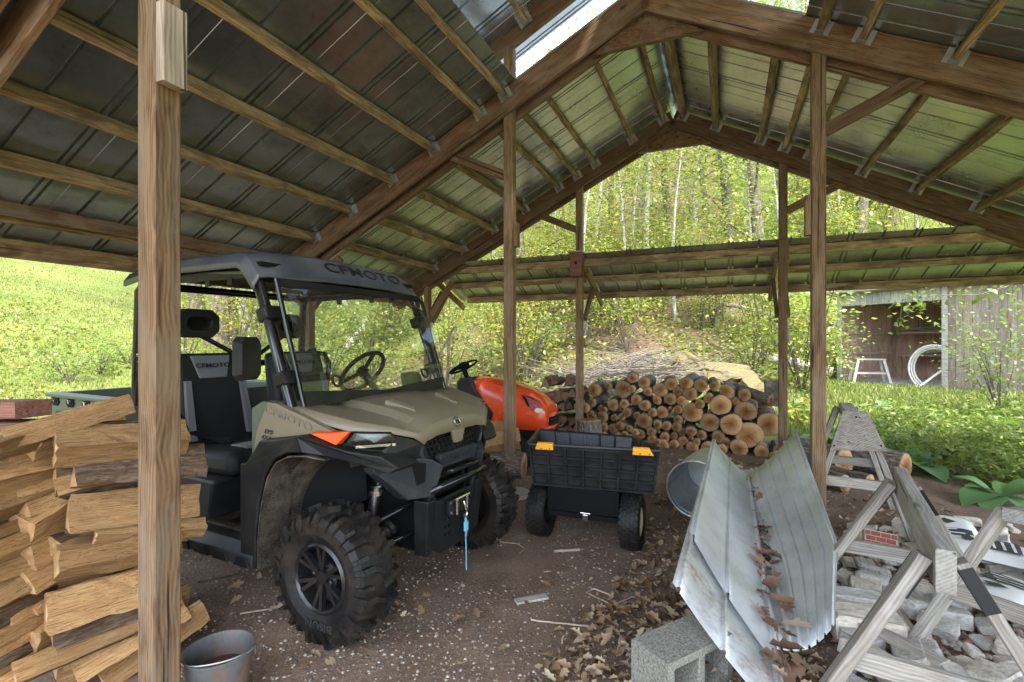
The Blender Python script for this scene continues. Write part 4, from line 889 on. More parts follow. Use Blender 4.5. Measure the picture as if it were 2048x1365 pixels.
def small_wheel(par, PM, x, y, rad, wd, out, rim_mat, nm='wheel'):
    M = PM @ Matrix.Translation((x, y, rad)); w_ = link(bpy.data.objects.new(nm, None), par, M)
    b = MB(); h = wd / 2; ri = rad * .52
    b.lathe([(ri, -h * .8), (rad * .72, -h), (rad * .90, -h * .97), (rad * .97, -h * .80), (rad, -h * .45), (rad, h * .45), (rad * .97, h * .80), (rad * .90, h * .97), (rad * .72, h), (ri, h * .8), (ri - .01, 0)], 36)
    nb_ = 30
    for i in range(nb_):
        for j in range(-2, 3):
            a = 2 * math.pi * (i + .5 * (j % 2)) / nb_; r0, r1 = rad * .98, rad + .007 - abs(j) * .0025; da = .065; y = j * wd * .19; dy = wd * .075
            b.hexa([Vector((r * math.cos(a + s * da), y + q * dy, r * math.sin(a + s * da))) for r in (r0, r1) for s, q in ((-1, -1), (1, -1), (1, 1), (-1, 1))])
    b.build('tyre', M_RUB, w_, M, smooth=35)
    b = MB(); o = out * h
    b.lathe([(ri, o * .82), (ri - .008, o * .86), (ri - .016, o * .7), (ri * .55, o * .35), (.03, o * .5), (.001, o * .52)], 28, closed=False)
    rm = b.build('rim', rim_mat, w_, M, smooth=40)
    for i in range(5):
        a = 2 * math.pi * i / 5; b = MB(); b.lathe([(.001, o * .62), (ri * .12, o * .62)], 10, Matrix.Translation((ri * .70 * math.cos(a), 0, ri * .70 * math.sin(a))), closed=False); b.build('rim_hole', M_DARK, rm, M)
    return w_
for sg in (-1, 1):
    small_wheel(MOW, MM, 0, sg * .38, .195, .16, sg, M_CREAM); small_wheel(MOW, MM, -1.22, sg * .40, .25, .22, sg, M_CREAM)
# ------------------------------------------------------------------ poly dump cart
M_POLY = dusty('black_poly', (.011, .0115, .013), (.13, .12, .10), .36, .22, 5, 140, .3, speck=.66)
M_YEL = plain('yellow_latch', (.78, .34, .015), .4, 0, .06)
CM = TR(.52, 3.53, 0, -R(22.5)); CI = CM.inverted()
CART = thing('dump_cart', 'black ribbed garden dump cart with two yellow latches on its tailgate', 'cart', CM)
FLt, FRt, BRt, BLt = P(1058, 886, 3.5), P(1321, 900, 3.28), P(1267, 876, 3.86), P(1077, 861, 4.06)
FLb, FRb = P(1066, 966, 3.54), P(1309, 986, 3.34)
BRb = BRt + Vector((-.05, -.07, -.27)); BLb = BLt + Vector((.05, -.07, -.27))
crn = [CI @ v for v in (FLb, FRb, BRb, BLb, FLt, FRt, BRt, BLt)]
def wallslab(b, a, c, d, e, th=.014):
    n = (c - a).cross(e - a).normalized() * th; b.hexa([a, c, c + n, a + n, e, d, d + n, e + n])
b = MB(); q = crn
cen = sum(q, Vector()) / 8
for a, c, d, e in ((1, 2, 6, 5), (2, 3, 7, 6), (3, 0, 4, 7), (0, 1, 2, 3)):
    A, C_, D, E_ = q[a], q[c], q[d], q[e]; n = (C_ - A).cross(E_ - A)
    sgn = 1 if n.dot(cen - A) > 0 else -1; n = n.normalized() * sgn * .014
    b.hexa([A, C_, C_ + n, A + n, E_, D, D + n, E_ + n])
tub = b.build('tub', M_POLY, CART, bevel=.004)
b = MB(); A, C_, D, E_ = q[0], q[1], q[5], q[4]; nin = (C_ - A).cross(E_ - A); nin = nin.normalized() * (1 if nin.dot(cen - A) > 0 else -1)
b.hexa([A, C_, C_ + nin * .014, A + nin * .014, E_, D, D + nin * .014, E_ + nin * .014]); gate = b.build('tailgate', M_POLY, CART, bevel=.004)
def tg(u, v, o=0): return A.lerp(C_, u).lerp(E_.lerp(D, u), v) - nin * o
for i in range(8):
    u = .012 + i * .976 / 7; b = MB(); b.bar(tg(u, .02, .016), tg(u, .93, .016), .013, .036, up=nin); b.build('tailgate_rib', M_POLY, gate)
for i in range(5):
    v = .02 + i * .228; b = MB(); b.bar(tg(.0, v, .014), tg(1, v, .014), .014, .030 if 0 < i < 4 else .036, up=nin); b.build('tailgate_rib', M_POLY, gate)
b = MB(); b.tube([CI @ v for v in (BLt, BRt, FRt)], .014, 6); b.tube([CI @ v for v in (BLt, FLt)], .014, 6); b.tube([tg(.0, .975, .012), tg(1, .975, .012)], .015, 8); b.build('rim_rail', M_POLY, tub, smooth=40)
for e, (A2, B2) in enumerate(((q[2], q[3]), (q[1], q[2]), (q[3], q[0]))):
    for i in range(1, 6):
        u = i / 6; lo = A2.lerp(B2, u); hi = {0: q[6].lerp(q[7], u), 1: q[5].lerp(q[6], u), 2: q[7].lerp(q[4], u)}[e]; inn = (cen - lo); inn.z = 0; inn.normalize()
        b = MB(); b.bar(lo + inn * .02, hi + inn * .02, .012, .014, up=inn); b.build('tub_rib', M_POLY, tub)
for u0, u1, flip in ((.055, .20, 0), (.80, .955, 1)):
    b = MB(); b.hexa([tg(u0, .90, .022), tg(u1, .90, .022), tg(u1, .90, .045), tg(u0, .90, .045), tg(u0 + .02 * (1 - flip), 1.06, .012), tg(u1 - .04 * flip, 1.06, .012), tg(u1 - .04 * flip, 1.05, .040), tg(u0 + .02 * (1 - flip), 1.05, .040)]); la = b.build('latch', M_YEL, gate, bevel=.004)
    for w in (.35, .8):
        b = MB(); uu = u0 + (u1 - u0) * w; b.lathe([(.001, 0), (.005, 0), (.005, .004), (.001, .004)], 8, Matrix.Translation(tg(uu, .935, .045)), closed=False); b.build('latch_bolt', M_DARK, la)
b = MB(); b.box((0, .05, .30), (.50, .30, .19)); b.box((.02, -.10, .21), (.50, .04, .035)); b.tube([(-.32, 0, .185), (.32, 0, .185)], .018, 10); b.tube([(.02, .1, .30), (.02, .75, .30), (.02, 1.15, .18)], .022, 8); b.box((.05, .35, .365), (.6, .55, .03)); ax_ = b.build('axle_frame', M_DARK, CART)
b = MB(); b.box((.03, -.125, .21), (.035, .02, .035)); b.box((.03, -.13, .235), (.07, .012, .012)); b.build('release_catch', M_CHROME, CART, bevel=.002)
for sg in (-1, 1): small_wheel(CART, CM, sg * .325, 0, .18, .135, sg, M_CREAM) if False else None
for sg in (-1, 1):
    Mw = CM @ Matrix.Rotation(R(90), 4, 'Z'); small_wheel(CART, Mw, 0, -sg * .325, .185, .135, -sg, M_CREAM)
# ------------------------------------------------------------------ log pile against the rear posts
def log_mesh(seed):
    r = random.Random(seed); n = 18; ph = [r.random() * 6 for _ in range(4)]
    def rad(a, x): return 1 + .06 * math.sin(a + ph[0]) + .05 * math.sin(2 * a + ph[1]) + .03 * math.sin(3 * a + ph[2] + x * 2) + .02 * math.sin(5 * a + ph[3])
    V = []; F = []; mi = []; xs = [0, .012, .33, .66, .988, 1]
    for k, x in enumerate(xs):
        sc = .965 if k in (0, 5) else 1
        bend = .10 * math.sin(x * 3 + ph[1])
        for j in range(n):
            a = 2 * math.pi * j / n; q = rad(a, x) * sc * (1 if k in (0, 5) else 1 + .03 * math.sin(7 * a + 3 * x)); V.append((x, q * math.cos(a), q * math.sin(a) + bend))
    for k in range(5):
        for j in range(n): F.append((k * n + j, k * n + (j + 1) % n, (k + 1) * n + (j + 1) % n, (k + 1) * n + j)); mi.append(0)
    F += [tuple(range(n))[::-1], tuple(5 * n + j for j in range(n))]; mi += [1, 1]
    return newmesh('round_log', V, [f[::-1] for f in F], [M_BARK, M_END], 40, mi)
LOGM = [log_mesh(i) for i in range(6)]
z3 = [(595, 345, 88), (1130, 180, 70), (1280, 245, 78), (995, 330, 108), (785, 295, 50), (1500, 340, 92), (1335, 370, 60), (440, 500, 30), (560, 510, 58), (480, 585, 68), (855, 555, 75), (1015, 525, 60), (1175, 485, 72), (1285, 560, 75), (1455, 485, 57),
      (680, 597, 42), (752, 612, 34), (937, 625, 28), (1052, 650, 60), (1395, 650, 60), (1525, 662, 80), (540, 690, 60), (600, 700, 32), (705, 715, 75), (870, 727, 48), (970, 720, 52), (1185, 705, 55), (1270, 770, 102), (1470, 820, 62),
      (730, 850, 58), (855, 880, 67), (950, 835, 62), (1015, 835, 35), (1085, 870, 45), (1385, 910, 62), (1475, 920, 28), (1230, 960, 65), (1395, 1010, 57), (1160, 920, 50), (740, 955, 45), (1020, 945, 45), (1120, 330, 50), (1110, 1010, 55), (930, 970, 50), (830, 1010, 50), (1300, 1090, 60), (1470, 1060, 50), (430, 780, 60), (600, 860, 60), (480, 900, 60)]
z4 = [(145, 250, 75), (335, 235, 80), (540, 270, 80), (700, 275, 62), (868, 345, 90), (240, 355, 68), (400, 380, 85), (635, 430, 65), (1095, 390, 75), (130, 450, 75), (280, 470, 60), (520, 505, 58), (980, 485, 58), (785, 535, 122), (1125, 615, 122), (410, 625, 122), (135, 570, 27), (240, 575, 55),
      (645, 755, 120), (925, 760, 130), (1410, 780, 148), (1145, 930, 158), (225, 715, 58), (215, 810, 62), (85, 795, 60), (285, 885, 52), (410, 865, 65), (540, 920, 62), (180, 925, 50), (65, 950, 60), (760, 945, 75), (310, 990, 58), (180, 1030, 58), (400, 960, 32), (480, 1005, 50), (850, 1030, 70), (240, 1110, 58), (1030, 1160, 105), (1325, 1070, 60), (1330, 1190, 85), (1535, 1110, 48), (1475, 1190, 52), (40, 1080, 72), (620, 1100, 80), (800, 1160, 70), (420, 1120, 70)]
logs = [(1100 + .1465 * x, 730 + .1465 * y, .1465 * r) for x, y, r in z3] + [(1320 + .1538 * x, 730 + .1538 * y, .1538 * r) for x, y, r in z4]
TL = TB + .10
def on_plane(px, py, t):
    k = (px - 1024) / FPX; o = SH(t, 0, 0)
    s = (k * o.y - o.x) / (SD.x - k * SD.y); Y = o.y + SD.y * s
    return s, CAM_H - (py - HOR) / FPX * Y, Y
rec = []
for px, py, r in logs:
    s, h, Y = on_plane(px, py, TL); rr = r * Y / FPX * 1.10; h = max(h, rr * .9); rec.append([px, s, h, rr])
bins = {}
for q in rec: bins.setdefault(min(5, int(q[2] / .165)), []).append(q)
rown = ['bottom row', 'second row up', 'third row up', 'fourth row up', 'fifth row up', 'top row']
for bi, lst in bins.items():
    lst.sort()
    for i, (px, s, h, rr) in enumerate(lst):
        L = random.uniform(.42, .52) if rr < .14 else random.uniform(.46, .6)
        a = SH(TL + random.uniform(-.03, .05), s, h); d = (TD + SD * random.uniform(-.13, .13) + Vector((0, 0, random.uniform(-.03, .05)))).normalized()
        M = frame(a, a + d) @ Matrix.Rotation(random.random() * 6.28, 4, 'X') @ Matrix.Diagonal((L, rr, rr * random.uniform(.9, 1.0), 1))
        size = 'thin' if rr < .055 else 'medium' if rr < .085 else 'thick' if rr < .105 else 'very thick'
        tag(obj('round_log', LOGM[random.randrange(6)], None, M), '%s cut log, %s from left in %s of the rear log stack' % (size, ordn(i + 1), rown[bi]), 'log', 'round logs in the rear stack')
for i in range(30):
    s = random.uniform(-.1, 2.3); h = random.uniform(.07, .80); a = SH(TL + .52, s, h); rr = random.uniform(.07, .12)
    tag(obj('round_log', LOGM[i % 6], None, frame(a, a + TD + SD * random.uniform(-.1, .1)) @ Matrix.Diagonal((.45, rr, rr, 1))), 'log in the hidden second rank behind the rear log stack', 'log', 'second rank of the rear log stack')
# a crosswise log and an upright chunk at the right end of the stack
a = SH(TL + .30, 1.95, .93); tag(obj('round_log', LOGM[1], None, frame(SH(TL - .05, 2.32, .72), SH(TL + .35, 1.9, .82)) @ Matrix.Diagonal((.55, .055, .06, 1))), 'log lying crosswise on the right end of the rear log stack', 'log', 'round logs in the rear stack')
b = MB(); b.hexa([(-.09, -.13, 0), (.09, -.12, 0), (.10, .13, 0), (-.08, .13, 0), (-.09, -.12, .30), (.09, -.13, .32), (.09, .13, .31), (-.09, .12, .29)]); tag(b.build('wood_chunk', M_BARK, None, TR(*SH(TL + .25, 2.36, .62), -_ang), bevel=.012), 'dark square wood chunk on the right end of the rear log stack', 'wood chunk')
# stump
tag(obj('chopping_stump', LOGM[2], None, Matrix.Translation(P(1178, 850, 5.7)) @ Matrix.Translation((0, 0, .02)) @ Matrix.Rotation(R(90), 4, 'Y') @ Matrix.Diagonal((.53, .135, .135, 1))), 'upright grey chopping stump standing behind the dump cart', 'stump')
bpy.data.objects['chopping_stump'].location.z = .515; WM['chopping_stump'] = bpy.data.objects['chopping_stump'].matrix_basis
# metal rod across the logs
b = MB(); b.bar(on := SH(TL + .25, .05, .90), SH(TL + .35, 1.22, 1.06), .05, .03); tag(b.build('board', M_TAN, None, Matrix.Identity(4)), 'long thin board lying across the top of the rear log stack', 'board')
# ------------------------------------------------------------------ split firewood
def split_mesh(seed, mats):
    r = random.Random(seed); k = r.choice([3, 3, 4]); segs = 9
    if k == 3: base = [(-.55, -.40), (.55, -.42), (.05 + r.uniform(-.2, .2), .50)]
    else: base = [(-.52, -.45), (.5, -.40), (.48, .40), (-.45, .48)]
    pts = []
    for i in range(k):
        a = Vector(base[i]); c = Vector(base[(i + 1) % k])
        for t in (0, .25, .5, .75):
            p = a.lerp(c, t)
            if i == 1 and t > 0: p += Vector((p.x, p.y)).normalized() * .12
            p = p * r.uniform(.86, 1.12)
            pts.append(p)
    n = len(pts); V = []; F = []; mi = []; ph = r.random() * 6
    for s in range(segs + 1):
        x = s / segs; tw = .12 * math.sin(x * 2 + ph)
        for j, p in enumerate(pts):
            q = p * (1 + .05 * math.sin(x * 5 + j * 2 + ph)); xx = x
            if s in (0, segs): xx += r.uniform(-.013, .013)
            V.append((xx, q.x * math.cos(tw) - q.y * math.sin(tw) + r.uniform(-.03, .03), q.x * math.sin(tw) + q.y * math.cos(tw) + r.uniform(-.03, .03)))
    for s in range(segs):
        for j in range(n):
            F.append((s * n + j, (s + 1) * n + j, (s + 1) * n + (j + 1) % n, s * n + (j + 1) % n)); mi.append(1 if 4 <= j < 8 else 0)
    F += [tuple(range(n)), tuple(segs * n + j for j in range(n))[::-1]]; mi += [2, 2]
    return newmesh('split_log', V, F, mats, None, mi)
M_SPLITE = plain('split_end_grain', (.40, .25, .12), .85, 0, .3, 5, .5)
SPM = [split_mesh(i, [M_SPLIT, M_BARKD if i % 2 else M_SPLIT, M_SPLITE]) for i in range(10)]
SPR = [split_mesh(i + 50, [M_SPLITR, M_BARKD, M_SPLITR]) for i in range(5)]
FP0 = Vector((-1.70, 1.93, 0)); FD = Vector((.675, .738, 0)).normalized(); FN = Vector((-FD.y, FD.x, 0))   # face of the near stack, FN into the stack
def on_face(px, py, off=0):
    k = (px - 1024) / FPX; o = FP0 + FN * off
    u = (k * o.y - o.x) / (FD.x - k * FD.y); p = o + FD * u
    return Vector((p.x, p.y, CAM_H - (py - HOR) / FPX * p.y))
fw = [(245, 345, 825, 300, 125, 0), (330, 490, 900, 435, 150, 0), (310, 640, 885, 570, 120, 0), (420, 725, 890, 690, 62, 0), (255, 865, 790, 760, 150, 0), (205, 1090, 760, 930, 150, 0), (240, 1215, 720, 1030, 95, 0), (60, 1340, 660, 1085, 75, 0), (330, 1330, 640, 1150, 130, 0), (450, 1370, 660, 1220, 80, 0),
      (30, 320, 560, 175, 75, .05), (-60, 355, 215, 300, 85, 0), (100, 360, 420, 300, 125, .12), (-120, 470, 235, 430, 105, .03), (-100, 550, 240, 500, 110, .04), (245, 505, 430, 455, 85, .10), (-120, 650, 130, 600, 115, 0), (90, 625, 330, 565, 110, .05), (110, 715, 340, 610, 130, .03),
      (-100, 840, 120, 790, 125, 0), (120, 825, 330, 760, 105, .06), (230, 790, 480, 740, 85, .08), (-100, 930, 110, 890, 85, .02), (90, 975, 320, 890, 115, .05), (-80, 1040, 110, 975, 105, 0), (105, 1050, 320, 935, 95, .08), (30, 1150, 230, 1075, 110, .03), (125, 1215, 330, 1120, 125, .04), (-90, 1140, 45, 1100, 90, 0), (-80, 1230, 60, 1190, 90, 0), (-60, 1310, 140, 1260, 95, 0), (45, 1300, 200, 1240, 90, .05), (-80, 740, 90, 700, 90, .03), (-60, 1390, 80, 1330, 90, 0)]
fwl = []
for x1, y1, x2, y2, th, off in fw:
    a = on_face(x1 * .458, 740 + y1 * .458, off + .03); c = on_face(x2 * .458, 740 + y2 * .458, off + .03); d = c - a
    lead = d.length
    if x1 < 245 and x2 < 500: d = (d.normalized() + FN * .75).normalized(); L = .40
    else: L = min(.62, max(.40, lead)); 
    T = th * .458 * a.y / FPX * 1.12
    a = a + FN * T * .45
    d.normalize(); fwl.append((x1 * .458, 740 + y1 * .458, a, d, L, T))
order = sorted(fwl, key=lambda q: -q[2].z)
tier = [[], [], [], [], []]
for q in fwl: tier[min(4, max(0, int(q[2].z / .25)))].append(q)
tn = ['lowest layer', 'second layer up', 'third layer up', 'fourth layer up', 'top layer']
def put_split(a, d, L, T, me, label, grp, roll=None, flat=1.0):
    M = frame(a, a + d) @ Matrix.Rotation(random.choice([0, .5, 1.0, 2.1, 3.1, 4.2, 5.2]) + random.uniform(-.3, .3) if roll is None else roll, 4, 'X') @ Matrix.Diagonal((L, T * 1.12, T * 1.08 * flat, 1))
    return tag(obj('split_log', me, None, M), label, 'firewood', grp)
for ti, lst in enumerate(tier):
    lst.sort(key=lambda q: q[0])
    for i, (px, py, a, d, L, T) in enumerate(lst):
        put_split(a, d, L, T, SPM[random.randrange(10)], 'split firewood, %s from left in the %s of the near stack' % (ordn(i + 1), tn[ti]), 'split firewood in the near stack')
for i in range(30):   # pieces farther back in the stack
    h = random.uniform(.05, .82); a = FP0 + FN * (.22 + .16 * (i % 3)) + FD * random.uniform(-.28, .05) + Vector((0, 0, h))
    put_split(a, (FD + FN * random.uniform(-.15, .15)).normalized(), .42, random.uniform(.10, .15), SPM[random.randrange(10)], 'split firewood piece buried behind the front face of the near stack', 'split firewood in the near stack')
for i, (x0, x1, y0, y1) in enumerate(((-60, 68, 798, 838), (-60, 90, 840, 862))):
    Yd = 2.55 - i * .03; A_ = P(x0, (y0 + y1) / 2, Yd + .05); B_ = P(x1, (y0 + y1) / 2 , Yd - .05); hh = (y1 - y0) / FPX * Yd * .8
    o = beam('timber_block', A_, B_, .16, hh, M_REDW); tag(o, ['upper', 'lower'][i] + ' red-brown timber block lying on top of the near firewood stack', 'timber')
# dark split wood stacked left of the rear post
rl = []
for i in range(5):
    for j in range(5):
        px = 1092 + j * 15 + (i % 2) * 6; py = 868 - i * 25 - j * 1.0
        if i == 4 and j not in (0, 1, 3): continue
        s, h, Y = on_plane(px, py, TL + .02); rl.append((i, j, s, max(.06, h)))
for i, j, s, h in rl:
    a = SH(TL + .02 + random.uniform(-.04, .04), s, h); d = (TD + SD * random.uniform(-.2, .2) + Vector((0, 0, random.uniform(-.05, .05)))).normalized()
    put_split(a, d, .45, random.uniform(.10, .14), SPR[random.randrange(5)], 'dark split log, %s from left in %s, left of the birdhouse post' % (ordn(j + 1 if i < 4 else {0: 1, 1: 2, 3: 3}[j]), ['bottom row', 'second row', 'third row', 'fourth row', 'top row'][i]), 'dark split wood left of the rear post', random.random() * 6)
# loose wood between the vehicle and the tractor
for i, (px, py, Y, L, T, lb) in enumerate(((948, 855, 4.75, .36, .11, 'top pale split chunk'), (950, 882, 4.7, .42, .13, 'middle pale split chunk'), (955, 905, 4.65, .40, .12, 'lower split chunk'))):
    put_split(P(px, py, Y), Vector((.96, .05, .12 if i else .02)).normalized(), L, T, SPM[3 + i], lb + ' in the small heap between vehicle and lawn tractor', 'loose wood by the tractor')
a = P(945, 925, 4.7); tag(obj('round_log', LOGM[4], None, frame(a, a + Vector((.9, -.25, 0))) @ Matrix.Diagonal((.5, .12, .12, 1))), 'bark-covered log on the ground between vehicle and lawn tractor', 'log')
for i, (px, py, Y, rr) in enumerate(((1688, 925, 5.2, .146), (1812, 935, 5.04, .145), (1690, 968, 4.65, .085), (1740, 965, 4.75, .075))):
    a = P(px, py, Y); d = Vector((-.35, .9, 0)) if i != 1 else Vector((-.45, .8, .05))
    tag(obj('round_log', LOGM[i], None, frame(a, a + d) @ Matrix.Diagonal((.55, rr, rr, 1))), ['thick pale-ended log behind the far sawhorse', 'log with white peeling bark beside the broad green leaves', 'slim log on the ground behind the far sawhorse', 'half-buried log between the far sawhorse legs'][i], 'log')
# ------------------------------------------------------------------ loose roofing sheets
def ribbed_strip(c00, c10, c01, c11, nu, nv, ribs, sag=0):
    """c00 near-left, c10 near-right, c01 far-left, c11 far-right; ribs run along v"""
    us = set(np.linspace(0, 1, nu))
    for r in ribs: us |= {r - .022, r - .010, r + .010, r + .022}
    us = sorted(u for u in us if 0 <= u <= 1); rows = []
    for v in np.linspace(0, 1, nv):
        row = []
        a = c00.lerp(c01, v); c = c10.lerp(c11, v); n = (c - a).cross(c01 - c00).normalized()
        if n.z < 0: n = -n
        for u in us:
            h = .016 if any(abs(u - r) <= .0101 for r in ribs) else 0
            row.append(a.lerp(c, u) + n * (h - sag * math.sin(u * math.pi) * (1 + .25 * math.sin(v * 7))))
        rows.append(row)
    b = MB(); b.grid(rows); return b
nl, vl_n = P(1345, 1165, 2.12), Vector(SH(-2.25, 2.03, .05)); fl_, vl_f = P(1425, 882, 4.46), SH(.62, 2.02, .20)
b = ribbed_strip(nl, vl_n, fl_, vl_f, 8, 10, [.06, .50, .94], .02); tag(b.build('roofing_sheet', M_GALVR, None, Matrix.Identity(4), smooth=30, solid=.0012), 'lower rust-stained roofing sheet beside the concrete block', 'metal sheet', 'loose roofing sheets')
up_ = Vector((0, 0, .014)); a2, c2 = nl.lerp(fl_, .20) + up_ + Vector((.015, 0, 0)), vl_n.lerp(vl_f, .10) + up_
b = ribbed_strip(a2, c2, fl_ + up_ + TD * .05, vl_f + up_ + TD * .03, 8, 10, [.055, .50, .945], .018); tag(b.build('roofing_sheet', M_GALV, None, Matrix.Identity(4), smooth=30, solid=.0012), 'clean pale grey roofing sheet leaning left of the leaf-filled trough', 'metal sheet', 'loose roofing sheets')
rn, rm_, rf_ = P(1572, 1306, 2.0), P(1668, 1100, 2.74), P(1592, 857, 4.22)
v0, v1 = SH(-1.78, 2.03, .075), SH(.72, 1.86, .12)
rows = []
ribs = [.05, .20, .35, .50, .65, .80, .95]
us = sorted(set(np.linspace(0, 1, 9)) | {r + d for r in ribs for d in (-.025, -.012, .012, .025)})
for v in np.linspace(0, 1, 14):
    a = v0.lerp(v1, v); R0 = SH(-1.58, 2.27, .13); R1 = P(1676, 1088, 2.735); R2 = rf_
    c = R0.lerp(R1, v / .3) if v < .3 else R1.lerp(R2, (v - .3) / .7)
    n = (c - a).cross(v1 - v0).normalized(); n = n if n.z > 0 else -n
    rows.append([a.lerp(c, u) + n * ((.016 if any(abs(u - r) < .0121 for r in ribs) else 0) - .05 * math.sin(u * math.pi)) for u in us])
b = MB(); b.grid(rows); tag(b.build('roofing_sheet', M_GALV, None, Matrix.Identity(4), smooth=30, solid=.0012), 'long ribbed roofing sheet curving up against the right shed post', 'metal sheet', 'loose roofing sheets')
b = ribbed_strip(SH(.35, 1.62, .03), SH(.35, 2.25, .05), SH(1.55, 1.55, .05), SH(1.55, 2.3, .08), 8, 5, [.1, .4, .7], 0); tag(b.build('roofing_sheet', M_GALV, None, Matrix.Identity(4), smooth=30, solid=.0012), 'flat roofing sheet end lying before the rear log stack', 'metal sheet', 'loose roofing sheets')
# ------------------------------------------------------------------ galvanised can on its side
a = P(1392, 970, 3.95); a.z = .235; d = Vector((.50, .86, .01)).normalized()
CANM = frame(a, a + d)
CAN = thing('metal_can', 'ribbed galvanised can lying on its side behind the roofing sheets', 'can', CANM)
rows = []
for x in (0, .01, .04, .045, .16, .17, .42, .43, .54, .545, .57):
    row = []
    for j in range(73):
        t = 2 * math.pi * j / 72; rr = .195 + .02 * (1 - x / .57) + (.006 if (j % 6) in (2, 3, 4) and .05 < x < .53 else 0) + (.008 if x < .045 else 0)
        row.append(Vector((x * 1.25, rr * math.cos(t), rr * math.sin(t))))
    rows.append(row)
b = MB(); b.grid(rows); b.build('barrel', M_CAN, CAN, smooth=40, solid=.002)
b = MB(); b.lathe([(.001, .70), (.195, .70)], 36, Matrix.Rotation(R(-90), 4, 'Z'), closed=False); b.build('bottom', M_CAN, CAN)
b = MB(); b.tube([(0, .223 * math.cos(t), .223 * math.sin(t)) for t in np.linspace(0, 2 * math.pi, 40, endpoint=False)], .008, 6, closed=True); b.build('rolled_rim', M_CAN, CAN, smooth=50)
# ------------------------------------------------------------------ concrete block
M_CONC = plain('block_concrete', (.33, .32, .275), .95, 0, .55, 110, 1.0, .1, detail=6)
BA = G(1336, 1330, .195); BB = G(1456, 1272, .195); xd = (BB - BA); xd.z = 0; xd.normalize(); yd = Vector((-xd.y, xd.x, 0)); BM = basis((BA.x, BA.y, .0), xd, yd)
b = MB(); Lx, Ly, Lz = .39, .19, .195
hs_ = [(.04, .175), (.215, .35)]; z0_, z1_ = .035, .16
xs = [0, .04, .175, .215, .35, .39]; zs = [0, z0_, z1_, Lz]
def solidcell(i, k): return not (i in (1, 3) and k == 1)
for i in range(5):
    for k in range(3):
        if not solidcell(i, k): continue
        for y in (0, Ly): b.add([(xs[i], y, zs[k]), (xs[i + 1], y, zs[k]), (xs[i + 1], y, zs[k + 1]), (xs[i], y, zs[k + 1])], [(0, 1, 2, 3)])
for x0, x1 in hs_:
    b.add([(x0, 0, z0_), (x1, 0, z0_), (x1, 0, z1_), (x0, 0, z1_), (x0, Ly, z0_), (x1, Ly, z0_), (x1, Ly, z1_), (x0, Ly, z1_)], [(0, 1, 5, 4), (1, 2, 6, 5), (2, 3, 7, 6), (3, 0, 4, 7)])
b.add([(0, 0, 0), (Lx, 0, 0), (Lx, 0, Lz), (0, 0, Lz), (0, Ly, 0), (Lx, Ly, 0), (Lx, Ly, Lz), (0, Ly, Lz)], [(0, 4, 5, 1), (1, 5, 6, 2), (2, 6, 7, 3), (3, 7, 4, 0)])
me = newmesh('concrete_block', b.v, b.f, M_CONC); bm_ = bmesh.new(); bm_.from_mesh(me); bmesh.ops.remove_doubles(bm_, verts=bm_.verts, dist=1e-5); bmesh.ops.recalc_face_normals(bm_, faces=bm_.faces); bm_.to_mesh(me); bm_.free()
o = obj('concrete_block', me, None, BM); md = o.modifiers.new('bevel', 'BEVEL'); md.width = .006; md.segments = 2; md.limit_method = 'ANGLE'
tag(o, 'two-hole grey concrete block on its side propping the rusty sheet', 'concrete block')
# ------------------------------------------------------------------ tin bucket
BK = thing('tin_bucket', 'rusty galvanised bucket with wire handle at the foot of near post', 'bucket', TR(-1.13, 1.93, 0, .4) @ Matrix.Scale(.9, 4))
b = MB(); b.lathe([(.001, .004), (.098, .004), (.135, .235), (.140, .238), (.140, .246), (.132, .246), (.128, .235), (.093, .012), (.001, .012)], 40, Matrix.Rotation(R(90), 4, 'X'), closed=False); b.build('pail', M_RUSTY, BK, smooth=40)
b = MB(); b.lathe([(.001, .15), (.112, .15)], 30, Matrix.Rotation(R(90), 4, 'X'), closed=False); b.build('rusty_water', plain('rusty_residue', (.06, .028, .016), .35, 0, .4, 8), BK)
b = MB(); b.tube([(.138 * math.cos(t), -.02 + .10 * math.sin(t) * -1, .235 + .012 * math.sin(t)) for t in np.linspace(0, math.pi, 16)], .004, 6); b.build('bail_handle', M_HANG, BK, smooth=60)
for sg in (-1, 1): b = MB(); b.box((sg * .14, -.01, .215), (.006, .03, .035)); b.build('ear', M_RUSTY, BK, bevel=.002)
# ------------------------------------------------------------------ small pale lath on the ground
b = MB(); a, c = G(1031, 1204, .01), G(1094, 1193, .01); b.bar(a, c, .05, .012); tag(b.build('lath_offcut', M_GREY2, None, Matrix.Identity(4), bevel=.002), 'small pale flat board offcut lying on the bare gravel', 'board')
b = MB(); a, c = P(862, 742, 7.5), P(908, 655, 7.6); b.bar(a + (a - c) * .55, c, .06, .03); tag(b.build('leaning_plank', M_GREY, None, Matrix.Identity(4)), 'grey plank leaning at a slant beside the left rear corner post', 'plank')
